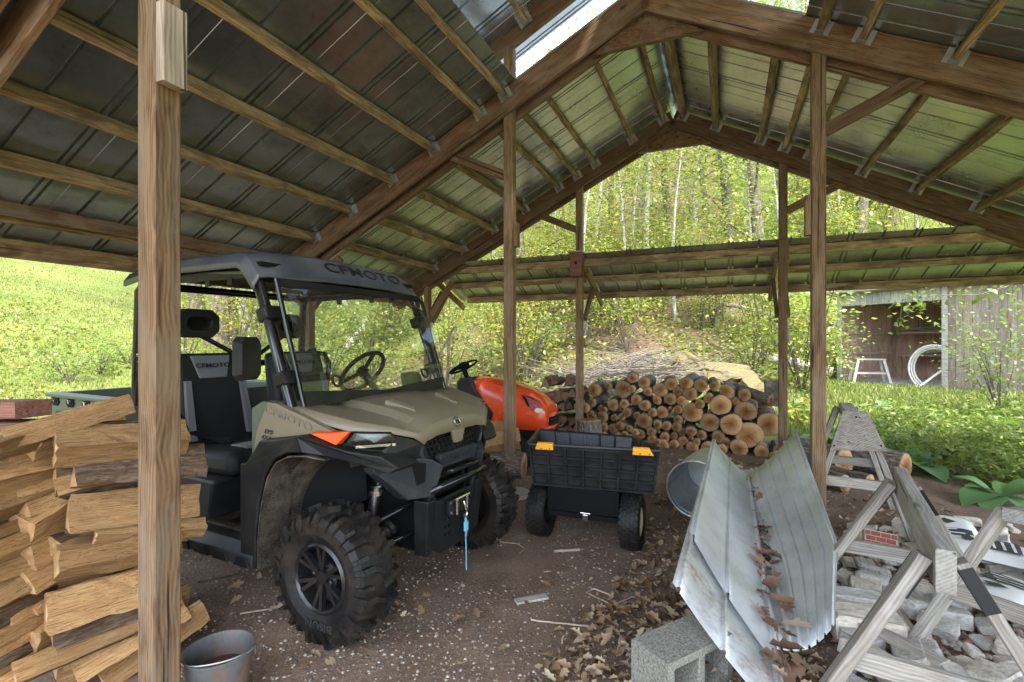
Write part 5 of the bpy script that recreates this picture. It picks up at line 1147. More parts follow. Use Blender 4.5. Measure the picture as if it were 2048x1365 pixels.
# ------------------------------------------------------------------ sawhorses
M_BRK = plain('black_bracket', (.015, .015, .016), .45, .3)
def sawhorse(name, label, A, B, foot, bw, bh, spread, leg_w=.038, leg_h=.085, brackets=True):
    """A near end of the top rail (top centre), B far end"""
    A = Vector(A); B = Vector(B); t = thing(name, label, 'sawhorse', Matrix.Translation((A + B) / 2 * Vector((1, 1, 0)) if False else Vector(((A.x + B.x) / 2, (A.y + B.y) / 2, 0))), 'wooden sawhorses')
    dr = (B - A).normalized(); sdv = Vector((dr.y, -dr.x, 0)).normalized()
    beam('rail', A - Vector((0, 0, bh / 2)), B - Vector((0, 0, bh / 2)), bw, bh, M_GREY2, t, seg=3, jit=.002)
    for u in (.07, .90):
        base = A.lerp(B, u) - Vector((0, 0, bh * .75))
        feet = []
        for sg in (-1, 1):
            top = base + sdv * sg * (bw / 2 + leg_w / 2 + .002) + Vector((0, 0, bh * .35)); ft = Vector((base.x, base.y, foot)) + sdv * sg * spread + dr * (-.10 if u < .5 else .10)
            lg = beam('leg', ft, top, leg_h, leg_w, M_GREY, t, up=sdv * sg + Vector((0, 0, .3)), seg=2, jit=.0015); feet.append((ft, top))
            if brackets:
                k = MB(); d2 = (ft - top).normalized(); nn = (sdv * sg + Vector((0, 0, .3))); nn = (nn - d2 * nn.dot(d2)).normalized(); k.bar(top + d2 * .015 - nn * .021, top + d2 * .15 - nn * .021, .091, .004, up=nn); k.bar(top + d2 * .015 + d2.cross(nn) * .044, top + d2 * .15 + d2.cross(nn) * .044, .004, .042, up=nn); bo = k.build('bracket', M_BRK, lg, Matrix.Identity(4), bevel=.004)
        m0 = feet[0][0].lerp(feet[0][1], .45); m1 = feet[1][0].lerp(feet[1][1], .45); beam('stretcher', m0, m1, .038, .07, M_GREY, t, seg=1)
    return t
sawhorse('sawhorse', 'pale-railed sawhorse with black metal leg brackets in front of the rubble', P(1893, 1100, 1.57), P(1800, 935, 2.62), .0, .05, .14, .42)
# far sawhorse with plywood gusset
A_, B_ = P(1712, 862, 3.62), P(1690, 835, 4.35); A_.z = B_.z = .875
SHR = sawhorse('sawhorse', 'weathered sawhorse with plywood end gusset right of the shed post', A_ + Vector((0, 0, 0)), B_, 0, .09, .09, .33)
dd = (B_ - A_).normalized(); sv = Vector((dd.y, -dd.x, 0)).normalized()
g0 = A_ - dd * .055; pts = [g0 + sv * -.165 + Vector((0, 0, -.26)), g0 + sv * .175 + Vector((0, 0, -.235)), g0 + sv * .06 + Vector((0, 0, .035)), g0 + sv * -.085 + Vector((0, 0, .03))]
b = MB(); b.add(pts + [p - dd * .015 for p in pts], [(0, 1, 2, 3), (7, 6, 5, 4), (0, 4, 5, 1), (1, 5, 6, 2), (2, 6, 7, 3), (3, 7, 4, 0)]); gp = b.build('gusset_plate', M_GREY, SHR, Matrix.Identity(4), bevel=.003)
for p in (pts[0].lerp(pts[2], .12), pts[1].lerp(pts[3], .14), pts[2].lerp(pts[3], .45) - Vector((0, 0, .04))):
    b = MB(); b.lathe([(.001, 0), (.007, 0)], 8, frame(p - dd * .017, p - dd) @ Matrix.Rotation(R(90), 4, 'Z'), closed=False); b.build('nail_hole', M_DARK, gp, Matrix.Identity(4))
# near sawhorse cut by the picture's right edge
sawhorse('sawhorse', 'dark weathered sawhorse at the right edge, its leg crossing the rubble', P(2035, 1022, 1.95), P(2260, 1000, 2.55), 0, .09, .05, .36, brackets=False)
# loose boards in the rubble
for i, (x0, y0, x1, y1, z, w) in enumerate(((1700, 1235, 1890, 1330, .10, .07), (1725, 1120, 1830, 1300, .06, .10))):
    a, c = G(x0, y0, z), G(x1, y1, z); o = beam('loose_board', a, c, w, .025, M_GREY, None); tag(o, ['thick weathered board lying slantwise under the pale-railed sawhorse', 'wide grey board lying lengthwise in the rubble behind the sawhorse leg'][i], 'board')
# ------------------------------------------------------------------ rubble
M_STONE = plain('pale_rubble', (.60, .54, .46), .95, 0, .35, 7, .8, .1, detail=8); M_STONE2 = plain('grey_rubble', (.50, .47, .43), .95, 0, .35, 9, .8, .1)
def stone_mesh(seed, mat):
    r = random.Random(seed); bm = bmesh.new(); bmesh.ops.create_cube(bm, size=1); bmesh.ops.bevel(bm, geom=bm.edges[:], offset=.16, segments=2, affect='EDGES', profile=.6)
    for v in bm.verts:
        n = noise.noise_vector(v.co * 1.7 + Vector((seed * 3.1, 0, 0))); v.co += n * .16; v.co += Vector((r.uniform(-.02, .02),) * 3)
    me = bpy.data.meshes.new('stone'); bm.to_mesh(me); bm.free(); me.materials.append(mat); return me
STM = [stone_mesh(i, M_STONE if i % 3 else M_STONE2) for i in range(7)]
rr0 = random.Random(3); placed = []
for i in range(400):
    px, py = rr0.uniform(1665, 2130), rr0.uniform(1030, 1480)
    if px < 1665 + max(0, (1200 - py)) * .35: continue
    g = G(px, py, .05); s_ = rr0.uniform(.07, .19)
    if any((g.x - x) ** 2 + (g.y - y) ** 2 < ((s_ + q) * .40) ** 2 for x, y, q in placed): continue
    placed.append((g.x, g.y, s_))
    if len(placed) > 95: break
for i, (x, y, s_) in enumerate(placed):
    hgt = .10 * math.exp(-((x - 2.2) ** 2 + (y - 2.2) ** 2) / .8)
    M = TR(x, y, s_ * .16 + hgt * .6, rr0.random() * 6) @ Matrix.Rotation(rr0.uniform(-.3, .3), 4, 'X') @ Matrix.Diagonal((s_, s_ * rr0.uniform(.6, .95), s_ * rr0.uniform(.28, .5), 1))
    tag(obj('rubble_stone', STM[i % 7], None, M), 'pale broken stone in the rubble heap under the sawhorses', 'stone', 'rubble stones under the sawhorses')
for i, (px, py, ln) in enumerate(((1690, 1210, .34), (1735, 1255, .30))):
    g = G(px, py, .06); o = obj('stone_slab', STM[i], None, TR(g.x, g.y, .07, -.3) @ Matrix.Diagonal((ln, .15, .13, 1))); tag(o, ['long pale stone slab at the right edge of the ribbed sheet', 'long pale stone slab just nearer than the sheet-edge slab'][i], 'stone')
# brick-patterned fragment
M_BRICK = plain('red_brick', (.27, .065, .045), .8, 0, .2, 14, .4); M_MORT = plain('mortar', (.46, .40, .34), .9)
fm = G(1765, 1108, 0); FM = TR(fm.x, fm.y, 0, -.35) @ Matrix.Rotation(-.6, 4, 'X') @ Matrix.Rotation(.12, 4, 'Y')
FR = thing('brick_fragment', 'small red brick-patterned fragment lying in the rubble under the sawhorse', 'brick fragment', FM)
b = MB(); b.box((0, .04, .075), (.19, .06, .15)); b.build('mortar_slab', M_MORT, FR, bevel=.004)
for r_ in range(4):
    for c_ in range(4):
        w = .052; x = -.085 + c_ * .057 - (.028 if r_ % 2 else 0); x0, x1 = max(-.09, x), min(.09, x + w)
        if x1 - x0 < .012: continue
        b = MB(); b.box(((x0 + x1) / 2, .0095, .025 + r_ * .034), (x1 - x0, .006, .028)); b.build('brick', M_BRICK, FR)
# cement bags
M_BAG = plain('white_bag_paper', (.66, .65, .63), .6, 0, .12, 5, .4); M_INK = plain('black_bag_ink', (.03, .03, .032), .6)
def bag(cx, cy, z, rz, rx, label):
    M = TR(cx, cy, z, rz) @ Matrix.Rotation(rx, 4, 'X'); t = thing('cement_bag', label, 'bag', M, 'torn cement bags')
    b = MB(); rows = []
    for j in range(13):
        v = -1 + j / 6; row = []
        for i in range(11):
            u = -1 + i / 5; e = max(0, 1 - abs(u) ** 3.5) ** .5 * max(0, 1 - abs(v) ** 5) ** .5
            row.append(Vector((u * .17, v * .26, .055 * e + .014 * noise.noise((u * 2.2 + cx, v * 2.6, 3)) * e)))
        rows.append(row)
    b.grid(rows); b.grid([[Vector((p.x, p.y, -p.z * .5)) for p in r_] for r_ in rows]); b.build('sack', M_BAG, t, smooth=60)
    for (x0, x1, y0, y1) in ((-.11, .11, -.12, .02),):
        b = MB(); b.grid([[Vector((x, y, .060 + .014 * noise.noise((x / .17 * 2.2 + cx, y / .26 * 2.6, 3)))) for x in np.linspace(x0, x1, 7)] for y in np.linspace(y0, y1, 7)]); pn = b.build('print_panel', M_INK, t)
        for k_ in range(3):
            b = MB(); yy = y0 + .025 + k_ * .045; b.grid([[Vector((x, y, .0625 + .014 * noise.noise((x / .17 * 2.2 + cx, y / .26 * 2.6, 3)))) for x in np.linspace(x0 + .015, x1 - .015 - .03 * k_, 7)] for y in (yy, yy + .014)]); b.build('print_line', M_BAG, pn)
    b = MB(); b.add([(0, .07, .064), (.055, .11, .064), (0, .15, .062), (-.055, .11, .064)], [(0, 1, 2, 3)]); b.build('print_diamond', M_INK, t)
    return t
g = G(1900, 1075, .12); bag(g.x, g.y, .12, -.5, .18, 'upright-printed white cement bag just beyond the pale sawhorse rail')
g = G(1985, 1110, .10); bag(g.x, g.y, .11, .9, .05, 'torn white cement bag lying behind the right-edge sawhorse leg')
g = G(2010, 1185, .1); bag(g.x, g.y, .09, 2.0, .1, 'crumpled cement bag lying below the torn bag near the right edge')
# ------------------------------------------------------------------ small plank shed
A0 = Vector((8.83, 13.5, 0)); A1 = Vector((9.74, 11.3, 0)); fd = (A1 - A0).normalized(); bd = Vector((-fd.y, fd.x, 0)); bd = bd if bd.x > 0 else -bd
ZB = .36
SM = basis((A0.x, A0.y, 0), fd, bd); PS = thing('plank_shed', 'weathered grey plank lean-to shed with an open front beyond the lawn', 'shed', SM)
OW, TW, DP, HT = 2.38, 5.0, 2.2, 2.68
def planks(nm, x0, x1, y, z0, z1, ax='x', inner=False, w=.15, pm=M_PLANK):
    n = max(1, int(round((x1 - x0) / w)))
    for i in range(n):
        a = x0 + (x1 - x0) * i / n + .003; c = x0 + (x1 - x0) * (i + 1) / n - .003; j = random.uniform(-.004, .004)
        b = MB()
        if ax == 'x': b.box(((a + c) / 2, y + j, (z0 + z1) / 2), (c - a, .02, z1 - z0))
        else: b.box((y + j, (a + c) / 2, (z0 + z1) / 2), (.02, c - a, z1 - z0))
        M = SM @ Matrix.Translation(((a + c) / 2, y, z0) if ax == 'x' else (y, (a + c) / 2, z0)) @ Matrix.Rotation(R(-90), 4, 'Y')
        b.v = [M.inverted() @ (SM @ v) for v in b.v]; b.build(nm, pm, PS, M)
planks('wall_plank', OW + .1, TW, 0, ZB - .25, HT)
planks('fascia_plank', .0, OW + .1, -.012, 2.36, HT - .02, pm=M_GREY2)
planks('wall_plank', 0, DP, 0.01, ZB - .1, HT - .05, 'y', pm=M_PLANKI); planks('back_plank', 0, TW, DP, ZB - .1, HT - .1, pm=M_PLANKI)
b = MB(); b.box((TW / 2, DP / 2 + .05, ZB - .02), (TW - .05, DP - .1, .10)); b.build('floor_slab', M_CONC, PS)
for x in (.03, OW + .05): b = MB(); b.box((x, -.03, (ZB + HT) / 2 - .15), (.10, .05, HT - ZB + .25)); b.build('corner_post', M_GREY2, PS, bevel=.004)
b = MB(); b.hexa([(-.25, -.28, HT + .02), (TW, -.28, HT + .02), (TW, DP + .2, HT - .25), (-.25, DP + .2, HT - .25), (-.25, -.28, HT + .07), (TW, -.28, HT + .07), (TW, DP + .2, HT - .20), (-.25, DP + .2, HT - .20)]); b.build('roof', M_GREY2, PS)
for i in range(4): b = MB(); b.bar((.05, .3 + i * .55, HT - .12 - i * .05), (OW, .3 + i * .55, HT - .12 - i * .05), .04, .09); b.build('ceiling_joist', M_PLANK, PS)
for z in (1.08, 1.62): b = MB(); b.box((.06, DP / 2, z + .02), (.05, DP - .1, .05)); b.build('wall_rail', M_PLANK, PS)
for z in (1.05, 1.65): b = MB(); b.box((OW / 2 + .35, DP - .35, z), (OW - .4, .6, .03)); b.build('shelf', M_PLANK, PS)
for i in range(9):
    z = (1.083 if i < 4 else 1.683) + .028 * (i % 4 if i < 4 else (i - 4)); a = SM @ Vector((random.uniform(.5, .9), DP - random.uniform(.12, .5), z)); c = SM @ Vector((random.uniform(2.0, 2.5), DP - random.uniform(.12, .5), z + .003))
    tag(beam('stored_board', a, c, .12, .022, M_TAN if i % 2 else M_PLANK), '%s board up on the %s shelf inside the plank shed' % (['lowest', 'second', 'third', 'uppermost', 'lowest', 'second', 'third', 'fourth', 'uppermost'][i], 'lower' if i < 4 else 'upper'), 'board', 'boards stored in the plank shed')
# stool in the shed mouth
g = P(1738, 756, 12.6); ST_ = thing('work_stand', 'grey four-legged work stand in the mouth of the plank shed', 'stand', TR(g.x, g.y, ground_z(g.x, g.y) , -R(20)))
tz = .64
b = MB(); b.box((0, 0, tz), (.62, .36, .035)); b.build('top', M_GREY2, ST_, bevel=.004)
for sx in (-1, 1):
    for sy in (-1, 1): b = MB(); b.bar((sx * .40, sy * .24, 0), (sx * .27, sy * .15, tz - .018), .055, .04, up=(0, 1, 0)); b.build('leg', M_GREY2, ST_)
for sy in (-1, 1): b = MB(); b.box((0, sy * .19, .30), (.66, .025, .04)); b.build('stretcher', M_GREY2, ST_)
# coiled pipe and a straight pipe
M_PVC = plain('white_pipe', (.62, .60, .57), .45)
for i in range(3):
    c0 = P(1868, 745, 11.7 - i * .12); c0.z = ground_z(c0.x, c0.y) + .46; b = MB()
    b.tube([c0 + fd * (-.42 - .05 * i) * math.cos(t) * 1.0 + Vector((0, 0, .46 + .04 * i)) * math.sin(t) for t in np.linspace(-1.45, 1.9, 20)], .022, 7); tag(b.build('coiled_pipe', M_PVC, None, Matrix.Identity(4), smooth=60), ['outermost', 'middle', 'innermost'][2 - i] + ' white plastic pipe hoop leaning at the plank shed opening', 'pipe', 'white pipe hoops')
a, c = P(1833, 778, 11.4), P(1874, 748, 11.6); b = MB(); b.tube([a, c + (c - a) * .4], .025, 8); tag(b.build('straight_pipe', M_PVC, None, Matrix.Identity(4), smooth=60), 'straight white pipe leaning across the hoops at the plank shed', 'pipe')
# ------------------------------------------------------------------ vegetation helpers
def np_mesh(name, V, nper, F, mats):
    """V (n*nper,3); F list of index tuples (equal length) inside one piece"""
    n = len(V) // nper; me = bpy.data.meshes.new(name); k = len(F[0]); Fa = np.array(F, np.int64)
    idx = (np.arange(n)[:, None, None] * nper + Fa[None]).reshape(-1)
    nf = n * len(F)
    me.vertices.add(len(V)); me.vertices.foreach_set('co', np.asarray(V, np.float32).ravel())
    me.loops.add(len(idx)); me.loops.foreach_set('vertex_index', idx.astype(np.int32))
    me.polygons.add(nf); me.polygons.foreach_set('loop_start', (np.arange(nf) * k).astype(np.int32))
    for m in mats: me.materials.append(m)
    me.update(calc_edges=True); return me
def unit(v): return v / np.maximum(1e-9, np.linalg.norm(v, axis=1, keepdims=True))
def leaves(name, C, size, mat, width=.55, droop=.25, flat=.7, fold=False, outdir=None):
    n = len(C); d = rng.normal(size=(n, 3)); d[:, 2] = d[:, 2] * .45 - droop
    if outdir is not None: d = d * .6 + outdir
    d = unit(d); nr = rng.normal(size=(n, 3)) * (1 - flat); nr[:, 2] += flat; sd = unit(np.cross(d, nr)); up = np.cross(sd, d)
    s = np.asarray(size)[:, None]
    if fold:
        V = np.stack([C, C + d * s * .45 + sd * s * width * .5 + up * s * .10, C + d * s * .5 - up * s * .02, C + d * s * .45 - sd * s * width * .5 + up * s * .10, C + d * s - up * s * .12], 1).reshape(-1, 3)
        return np_mesh(name, V, 5, [(0, 1, 2), (0, 2, 3), (1, 4, 2), (2, 4, 3)], [mat])
    V = np.stack([C, C + d * s * .45 + sd * s * width * .5, C + d * s, C + d * s * .45 - sd * s * width * .5], 1).reshape(-1, 3)
    return np_mesh(name, V, 4, [(0, 1, 2, 3)], [mat])
def curled(name, C, size, mat):
    n = len(C); a = rng.random(n) * 6.28; d = np.stack([np.cos(a), np.sin(a), rng.normal(size=n) * .3], 1); d = unit(d); nr = rng.normal(size=(n, 3)) * .45; nr[:, 2] += 1; sd = unit(np.cross(d, nr)); up = np.cross(sd, d)
    s = np.asarray(size)[:, None]; cu = rng.uniform(.05, .45, (n, 1)); br = rng.uniform(-.15, .35, (n, 1)); out = []
    for (u, w) in ((0, 0), (.14, .20), (.30, .16), (.45, .36), (.58, .20), (.78, .22), (1, 0), (.78, -.20), (.58, -.22), (.45, -.34), (.30, -.15), (.14, -.22), (.5, 0)):
        j = rng.normal(size=(n, 1)) * .035
        out.append(C + d * s * (u + j) + sd * s * (w * (1 - cu * .4) + j) + up * s * (abs(w) * cu * 2.0 - br * math.sin(u * 3.1) * .5 + br * .25 + np.maximum(br, 0) * .25))
    V = np.stack(out, 1).reshape(-1, 3); return np_mesh(name, V, 13, [(i, (i + 1) % 12, 12) for i in range(12)], [mat])
GZ = np.vectorize(ground_z)
M_LEAF = leafmat('spring_leaf', [(0, (0.156, 0.203, 0.023)), (.35, (0.250, 0.281, 0.035)), (.7, (0.351, 0.343, 0.047)), (1, (0.390, 0.328, 0.047))], .5)
M_LEAFG = leafmat('green_leaf', [(0, (0.080, 0.160, 0.024)), (.5, (0.160, 0.264, 0.040)), (1, (0.256, 0.336, 0.056))], .45)
M_LEAFS = leafmat('shrub_leaf', [(0, (0.101, 0.156, 0.023)), (.5, (0.211, 0.265, 0.039)), (.85, (0.328, 0.335, 0.062)), (1, (0.328, 0.218, 0.047))], .45)
M_GRASS = leafmat('lawn_grass_blade', [(0, (0.120, 0.162, 0.024)), (.5, (0.186, 0.216, 0.042)), (.85, (0.252, 0.246, 0.072)), (1, (0.276, 0.240, 0.108))], .35)
M_DRY = leafmat('dead_leaf', [(0, (.11, .055, .03)), (.4, (.24, .14, .085)), (.75, (.36, .25, .16)), (1, (.48, .38, .27))], .12)
M_STICK = plain('grey_brush', (.16, .135, .115), .9, 0, .3, 4)
# ------------------------------------------------------------------ forest trees
def tree_variant(seed, H, r0, nclu, lper, leaf, mat, low=.3, fork=False):
    r = random.Random(seed); nr = np.random.default_rng(seed)
    b = MB(); bend = [r.uniform(-.9, .9), r.uniform(-.9, .9), r.random() * 6]
    def tp(u): return Vector((bend[0] * math.sin(u * 2.4 + bend[2]) - bend[0] * math.sin(bend[2]), bend[1] * math.sin(u * 2.0 + 1) - bend[1] * math.sin(1), u * H))
    us = [0, .02, .07, .18, .35, .55, .75, .92]; b.tube([tp(u) for u in us], [r0 * 1.5, r0 * 1.2, r0, r0 * .93, r0 * .8, r0 * .58, r0 * .34, r0 * .1], 9)
    cl = []
    for i in range(nclu):
        u = low + (1 - low) * (i + r.random()) / nclu * .98; base = tp(min(.9, u * .97)); az = r.random() * 6.28; ln = (1.0 - abs(u - .45) * .9) * H * .20 * r.uniform(.45, 1.15) + .4
        tip = base + Vector((math.cos(az) * ln, math.sin(az) * ln, ln * r.uniform(.15, .75))); mid = base.lerp(tip, .5) + Vector((0, 0, ln * .1))
        rb_ = r0 * (.30 - .22 * u); b.tube([base, mid, tip], [rb_, rb_ * .55, rb_ * .12], 4, cap=False)
        for q in (.55, .8, 1.0): cl.append((base.lerp(tip, q), .35 + ln * .22))
    C = np.concatenate([np.array(c)[None] + nr.normal(size=(lper, 3)) * np.array([s, s, s * .55]) for c, s in cl]); sz = nr.uniform(.7, 1.3, len(C)) * leaf
    tm = newmesh('trunk', b.v, b.f, M_BARKT if seed % 2 else M_BARKT2, 60)
    return tm, leaves('crown', C, sz, mat)
TV = [tree_variant(1, 15, .14, 26, 42, .135, M_LEAF, .10), tree_variant(2, 17, .17, 26, 42, .135, M_LEAF, .12), tree_variant(3, 13, .10, 24, 40, .13, M_LEAFS, .10), tree_variant(4, 16, .21, 28, 48, .14, M_LEAFG, .14), tree_variant(5, 11, .075, 22, 38, .125, M_LEAF, .10), tree_variant(6, 19, .24, 28, 44, .14, M_LEAF, .14), tree_variant(7, 9, .055, 20, 36, .12, M_LEAFS, .10)]
px_list = [(1107, 24, 4), (1180, 19, 2), (1226, 26, 1), (1241, 31, 4), (1275, 24, 2), (1291, 21, 0), (1322, 38, 1), (1341, 23, 1), (1375, 30, 4), (1389, 27, 0), (1414, 29, 1), (1441, 40, 5), (1464, 21, 3), (1491, 26, 0), (1503, 20, 4), (1524, 17, 3), (1682, 24, 2), (1716, 20, 5), (1743, 27, 1), (1781, 23, 3), (1815, 33, 0), (1850, 25, 1), (1890, 31, 5), (1045, 16, 5), (1010, 27, 1), (985, 22, 4), (1078, 33, 5), (1145, 36, 0), (1205, 43, 5), (1256, 46, 5), (1360, 48, 5), (1560, 34, 5), (1600, 28, 1), (1635, 38, 5), (1668, 45, 1),
           (405, 12.5, 1), (432, 11.8, 3), (447, 12.2, 5), (490, 14, 2), (560, 17, 4), (585, 22, 0), (640, 26, 1), (690, 19, 2), (730, 28, 5), (770, 23, 0), (815, 30, 1), (850, 20, 4), (880, 26, 3), (915, 33, 5), (950, 37, 1), (1175, 13.5, 6), (1240, 15, 6), (1273, 16, 6), (1351, 14.5, 6), (1555, 13, 6), (1950, 24, 5), (2010, 29, 1), (2070, 22, 3), (1700, 31, 1), (1762, 36, 5), (1832, 21, 4), (1870, 38, 1), (1925, 34, 0), (1980, 38, 5), (1655, 22, 0), (1130, 30, 1), (1310, 52, 5), (1475, 50, 5), (1720, 48, 5), (1010, 48, 5), (870, 50, 5)]
zone = lambda px: 'left of the vehicle windshield' if px < 520 else 'left of the middle post' if px < 1020 else 'between middle and birdhouse posts' if px < 1160 else 'between the two rear posts' if px < 1567 else 'right of the rear posts'
cnt = {}
for px, D, v in sorted(px_list):
    z_ = zone(px); cnt[z_] = cnt.get(z_, 0) + 1
    x = (px - 1024) / FPX * D; M = TR(x, D, ground_z(x, D) - .1, random.random() * 6.28) @ Matrix.Diagonal((1, 1, random.uniform(.7, .9), 1))
    kind = ['slim grey', 'tall grey', 'thin leafy', 'dark stout', 'slender', 'big tall', 'spindly young'][v]
    t = thing('forest_tree', '%s spring tree, %s from left among the trees %s' % (kind, ordn(cnt[z_]), z_), 'tree', M, 'hillside trees')
    obj('trunk', TV[v][0], t); obj('crown', TV[v][1], t)
# ------------------------------------------------------------------ understory shrubs and saplings
def shrub_variant(seed, H, W_, n, leaf, mat):
    r = random.Random(seed); nr = np.random.default_rng(seed + 99); b = MB(); cl = []
    for i in range(9):
        az = r.random() * 6.28; ln = H * r.uniform(.6, 1.05); tip = Vector((math.cos(az) * W_ * r.uniform(.3, 1), math.sin(az) * W_ * r.uniform(.3, 1), ln)); mid = tip * .5 + Vector((0, 0, ln * .12)); b.tube([(0, 0, -.05), mid, tip], [.016, .011, .003], 4, cap=False)
        for q in (.35, .6, .8, 1): cl.append((tip * q + Vector((0, 0, ln * .1 * math.sin(q * 3))), .16 * W_ + .10))
    per = n // len(cl); C = np.concatenate([np.array(c)[None] + nr.normal(size=(per, 3)) * np.array([s, s, s * .6]) for c, s in cl]); C[:, 2] = np.maximum(C[:, 2], .04)
    return newmesh('stems', b.v, b.f, M_BARKT2, 60), leaves('foliage', C, nr.uniform(.7, 1.3, len(C)) * leaf, mat)
SV = [shrub_variant(1, 1.5, .9, 1000, .08, M_LEAFS), shrub_variant(2, 2.2, 1.1, 1250, .085, M_LEAF), shrub_variant(3, .9, .7, 800, .07, M_LEAFG), shrub_variant(4, 3.0, 1.2, 1400, .09, M_LEAFS)]
sh_list = []
r2 = random.Random(11)
for i in range(92):
    px = r2.uniform(640, 1680); D = r2.uniform(9.6, 22) if i < 62 else r2.uniform(18, 34)
    if 1120 < px < 1500 and D < 11.2: D += 2.5
    sh_list.append((px, D, r2.randrange(4), r2.uniform(.7, 1.25)))
for px, D in ((370, 9.5), (470, 10.5), (520, 12), (600, 11), (1720, 19), (1770, 22), (1640, 15), (1610, 17), (200, 8.2), (140, 7.4), (255, 9.0)): sh_list.append((px, D, 2 if px < 300 else r2.randrange(4), .55 if px < 300 else .9))
for i in range(30): sh_list.append((r2.uniform(1590, 2060), r2.uniform(17, 36), r2.randrange(4), r2.uniform(.9, 1.6)))
cnt = {}
for px, D, v, sc in sorted(sh_list):
    z_ = zone(px).replace('left of the vehicle windshield', 'on the lawn side'); cnt[z_] = cnt.get(z_, 0) + 1
    x = (px - 1024) / FPX * D; t = thing('shrub', '%s, %s from left among the undergrowth shrubs %s' % (['yellow-green leafy shrub', 'tall airy shrub', 'low green bush', 'lanky sapling bush'][v], ordn(cnt[z_]), z_), 'shrub', TR(x, D, ground_z(x, D), r2.random() * 6) @ Matrix.Scale(sc, 4), 'hillside shrubs')
    obj('stems', SV[v][0], t); obj('foliage', SV[v][1], t)
# sapling before the plank shed
sm, sl = shrub_variant(21, 2.1, 1.1, 900, .085, M_LEAFG)
for px, D, sc, rz, lb in ((2000, 8.6, .85, .5, 'leafy sapling spreading before the plank shed wall'), (2110, 7.6, 1.0, 2.5, 'leafy sapling at the right edge before the plank shed')):
    x = (px - 1024) / FPX * D; t = thing('sapling', lb, 'sapling', TR(x, D, ground_z(x, D), rz) @ Matrix.Scale(sc, 4)); obj('stems', sm, t); obj('foliage', sl, t)
# hanging leafy branch
b = MB(); br = [P(2060, 560, 7.0), P(1960, 590, 7.1), P(1870, 592, 7.2), P(1805, 600, 7.2), P(1800, 640, 7.2)]; b.tube(br, [.014, .011, .008, .006, .003], 5)
t = thing('tree_branch', 'drooping leafy branch hanging over the plank shed opening', 'branch', Matrix.Translation(br[2])); b.build('twig', M_BARKT2, t, Matrix.Identity(4))
C = np.concatenate([np.array(br[i].lerp(br[i + 1], q))[None] + rng.normal(size=(9, 3)) * .10 for i in range(4) for q in (.2, .5, .8)]); obj('foliage', leaves('foliage', C, rng.uniform(.07, .12, len(C)), M_LEAFG, .7, .4, fold=True), t, Matrix.Identity(4))
# ------------------------------------------------------------------ ground layer: weeds, grass, dead leaves, gravel
def scatter(n, px0, px1, d0, d1, keep, pw=1.0):
    px = rng.uniform(px0, px1, n); D = d0 + (d1 - d0) * rng.random(n) ** pw; x = (px - 1024) / FPX * D
    k = np.array([keep(a, c) for a, c in zip(x, D)]); x, D = x[k], D[k]; return np.stack([x, D, GZ(x, D)], 1)
def stuff(name, me, label): return tag(obj(name, me), label, None, kind='stuff')
def bank(x, y): t, s = toTS(x, y); return t > 3.7 + .5 * noise.noise((x, y, 0)) and s < 4.0 or s < -3.9
Cw = scatter(26000, 620, 1640, 7.5, 30, lambda x, y: bank(x, y) and noise.noise((x * .5, y * .5, 2)) > -.25, 1.3); hh = np.abs(rng.normal(size=len(Cw))) * .16; Cw[:, 2] += hh
stuff('undergrowth', leaves('undergrowth', Cw, rng.uniform(.07, .16, len(Cw)), M_LEAFS, .6, -.15), 'low weeds and seedlings covering the bank behind the shed')
Cl = scatter(15000, 560, 1620, 7.3, 24, bank, 1.3); Cl[:, 2] += .012
stuff('leaf_litter', leaves('leaf_litter', Cl, rng.uniform(.05, .12, len(Cl)), M_DRY, .7, 0, .85, fold=False), 'brown dead leaves scattered over the wooded bank')
Cx = scatter(5000, -60, 640, 4.0, 12, lambda x, y: toTS(x, y)[1] < -3.9 and noise.noise((x * .6, y * .6, 5)) > -.2, 1.2); Cx[:, 2] += np.abs(rng.normal(size=len(Cx))) * .06
stuff('lawn_weeds', leaves('lawn_weeds', Cx, rng.uniform(.05, .11, len(Cx)), M_LEAFS, .6, -.1), 'weeds and clover at the foot of the left lawn')
def blades(C, h, mat, name):
    n = len(C); a = rng.random(n) * 6.28; w = .0035 + .0012 * C[:, 1]; w = np.minimum(w, .016); d = np.stack([np.cos(a), np.sin(a), np.zeros(n)], 1); ln = rng.normal(size=(n, 3)) * .35; ln[:, 2] = 1
    V = np.stack([C - d * w[:, None], C + d * w[:, None], C + ln * h[:, None]], 1).reshape(-1, 3); return np_mesh(name, V, 3, [(0, 1, 2)], [mat])
Cg = scatter(34000, -60, 620, 3.8, 24, lambda x, y: toTS(x, y)[1] < -4.2 - .6 * noise.noise((x, y, 3)) and cover(x, y)[0] > .6, 1.6); Ch = rng.uniform(.025, .07, len(Cg))
stuff('lawn_grass', blades(Cg, Ch, M_GRASS, 'lawn_grass'), 'mown grass on the rising left lawn')
SMI = SM.inverted()
Cg = scatter(70000, 1560, 2150, 4.6, 15, lambda x, y: cover(x, y)[0] > .45 and toTS(x, y)[0] > 2.6 and not (-.05 < (SMI @ Vector((x, y, 0))).y < 2.3 and -.1 < (SMI @ Vector((x, y, 0))).x < 5.2), 1.5); Ch = rng.uniform(.05, .13, len(Cg))
stuff('lawn_grass', blades(Cg, Ch, M_GRASS, 'lawn_grass'), 'rough grass between the shed and the plank shed')
Cr = scatter(9000, 1720, 2160, 4.2, 8.5, lambda x, y: toTS(x, y)[0] > 1.9 + .4 * noise.noise((x * 2, y * 2, 1)) + .55 * max(0, 4.2 - toTS(x, y)[1]) and noise.noise((x * .8, y * .8, 7)) > -.35, 1.4); Cr[:, 2] += rng.random(len(Cr)) ** 1.2 * .34
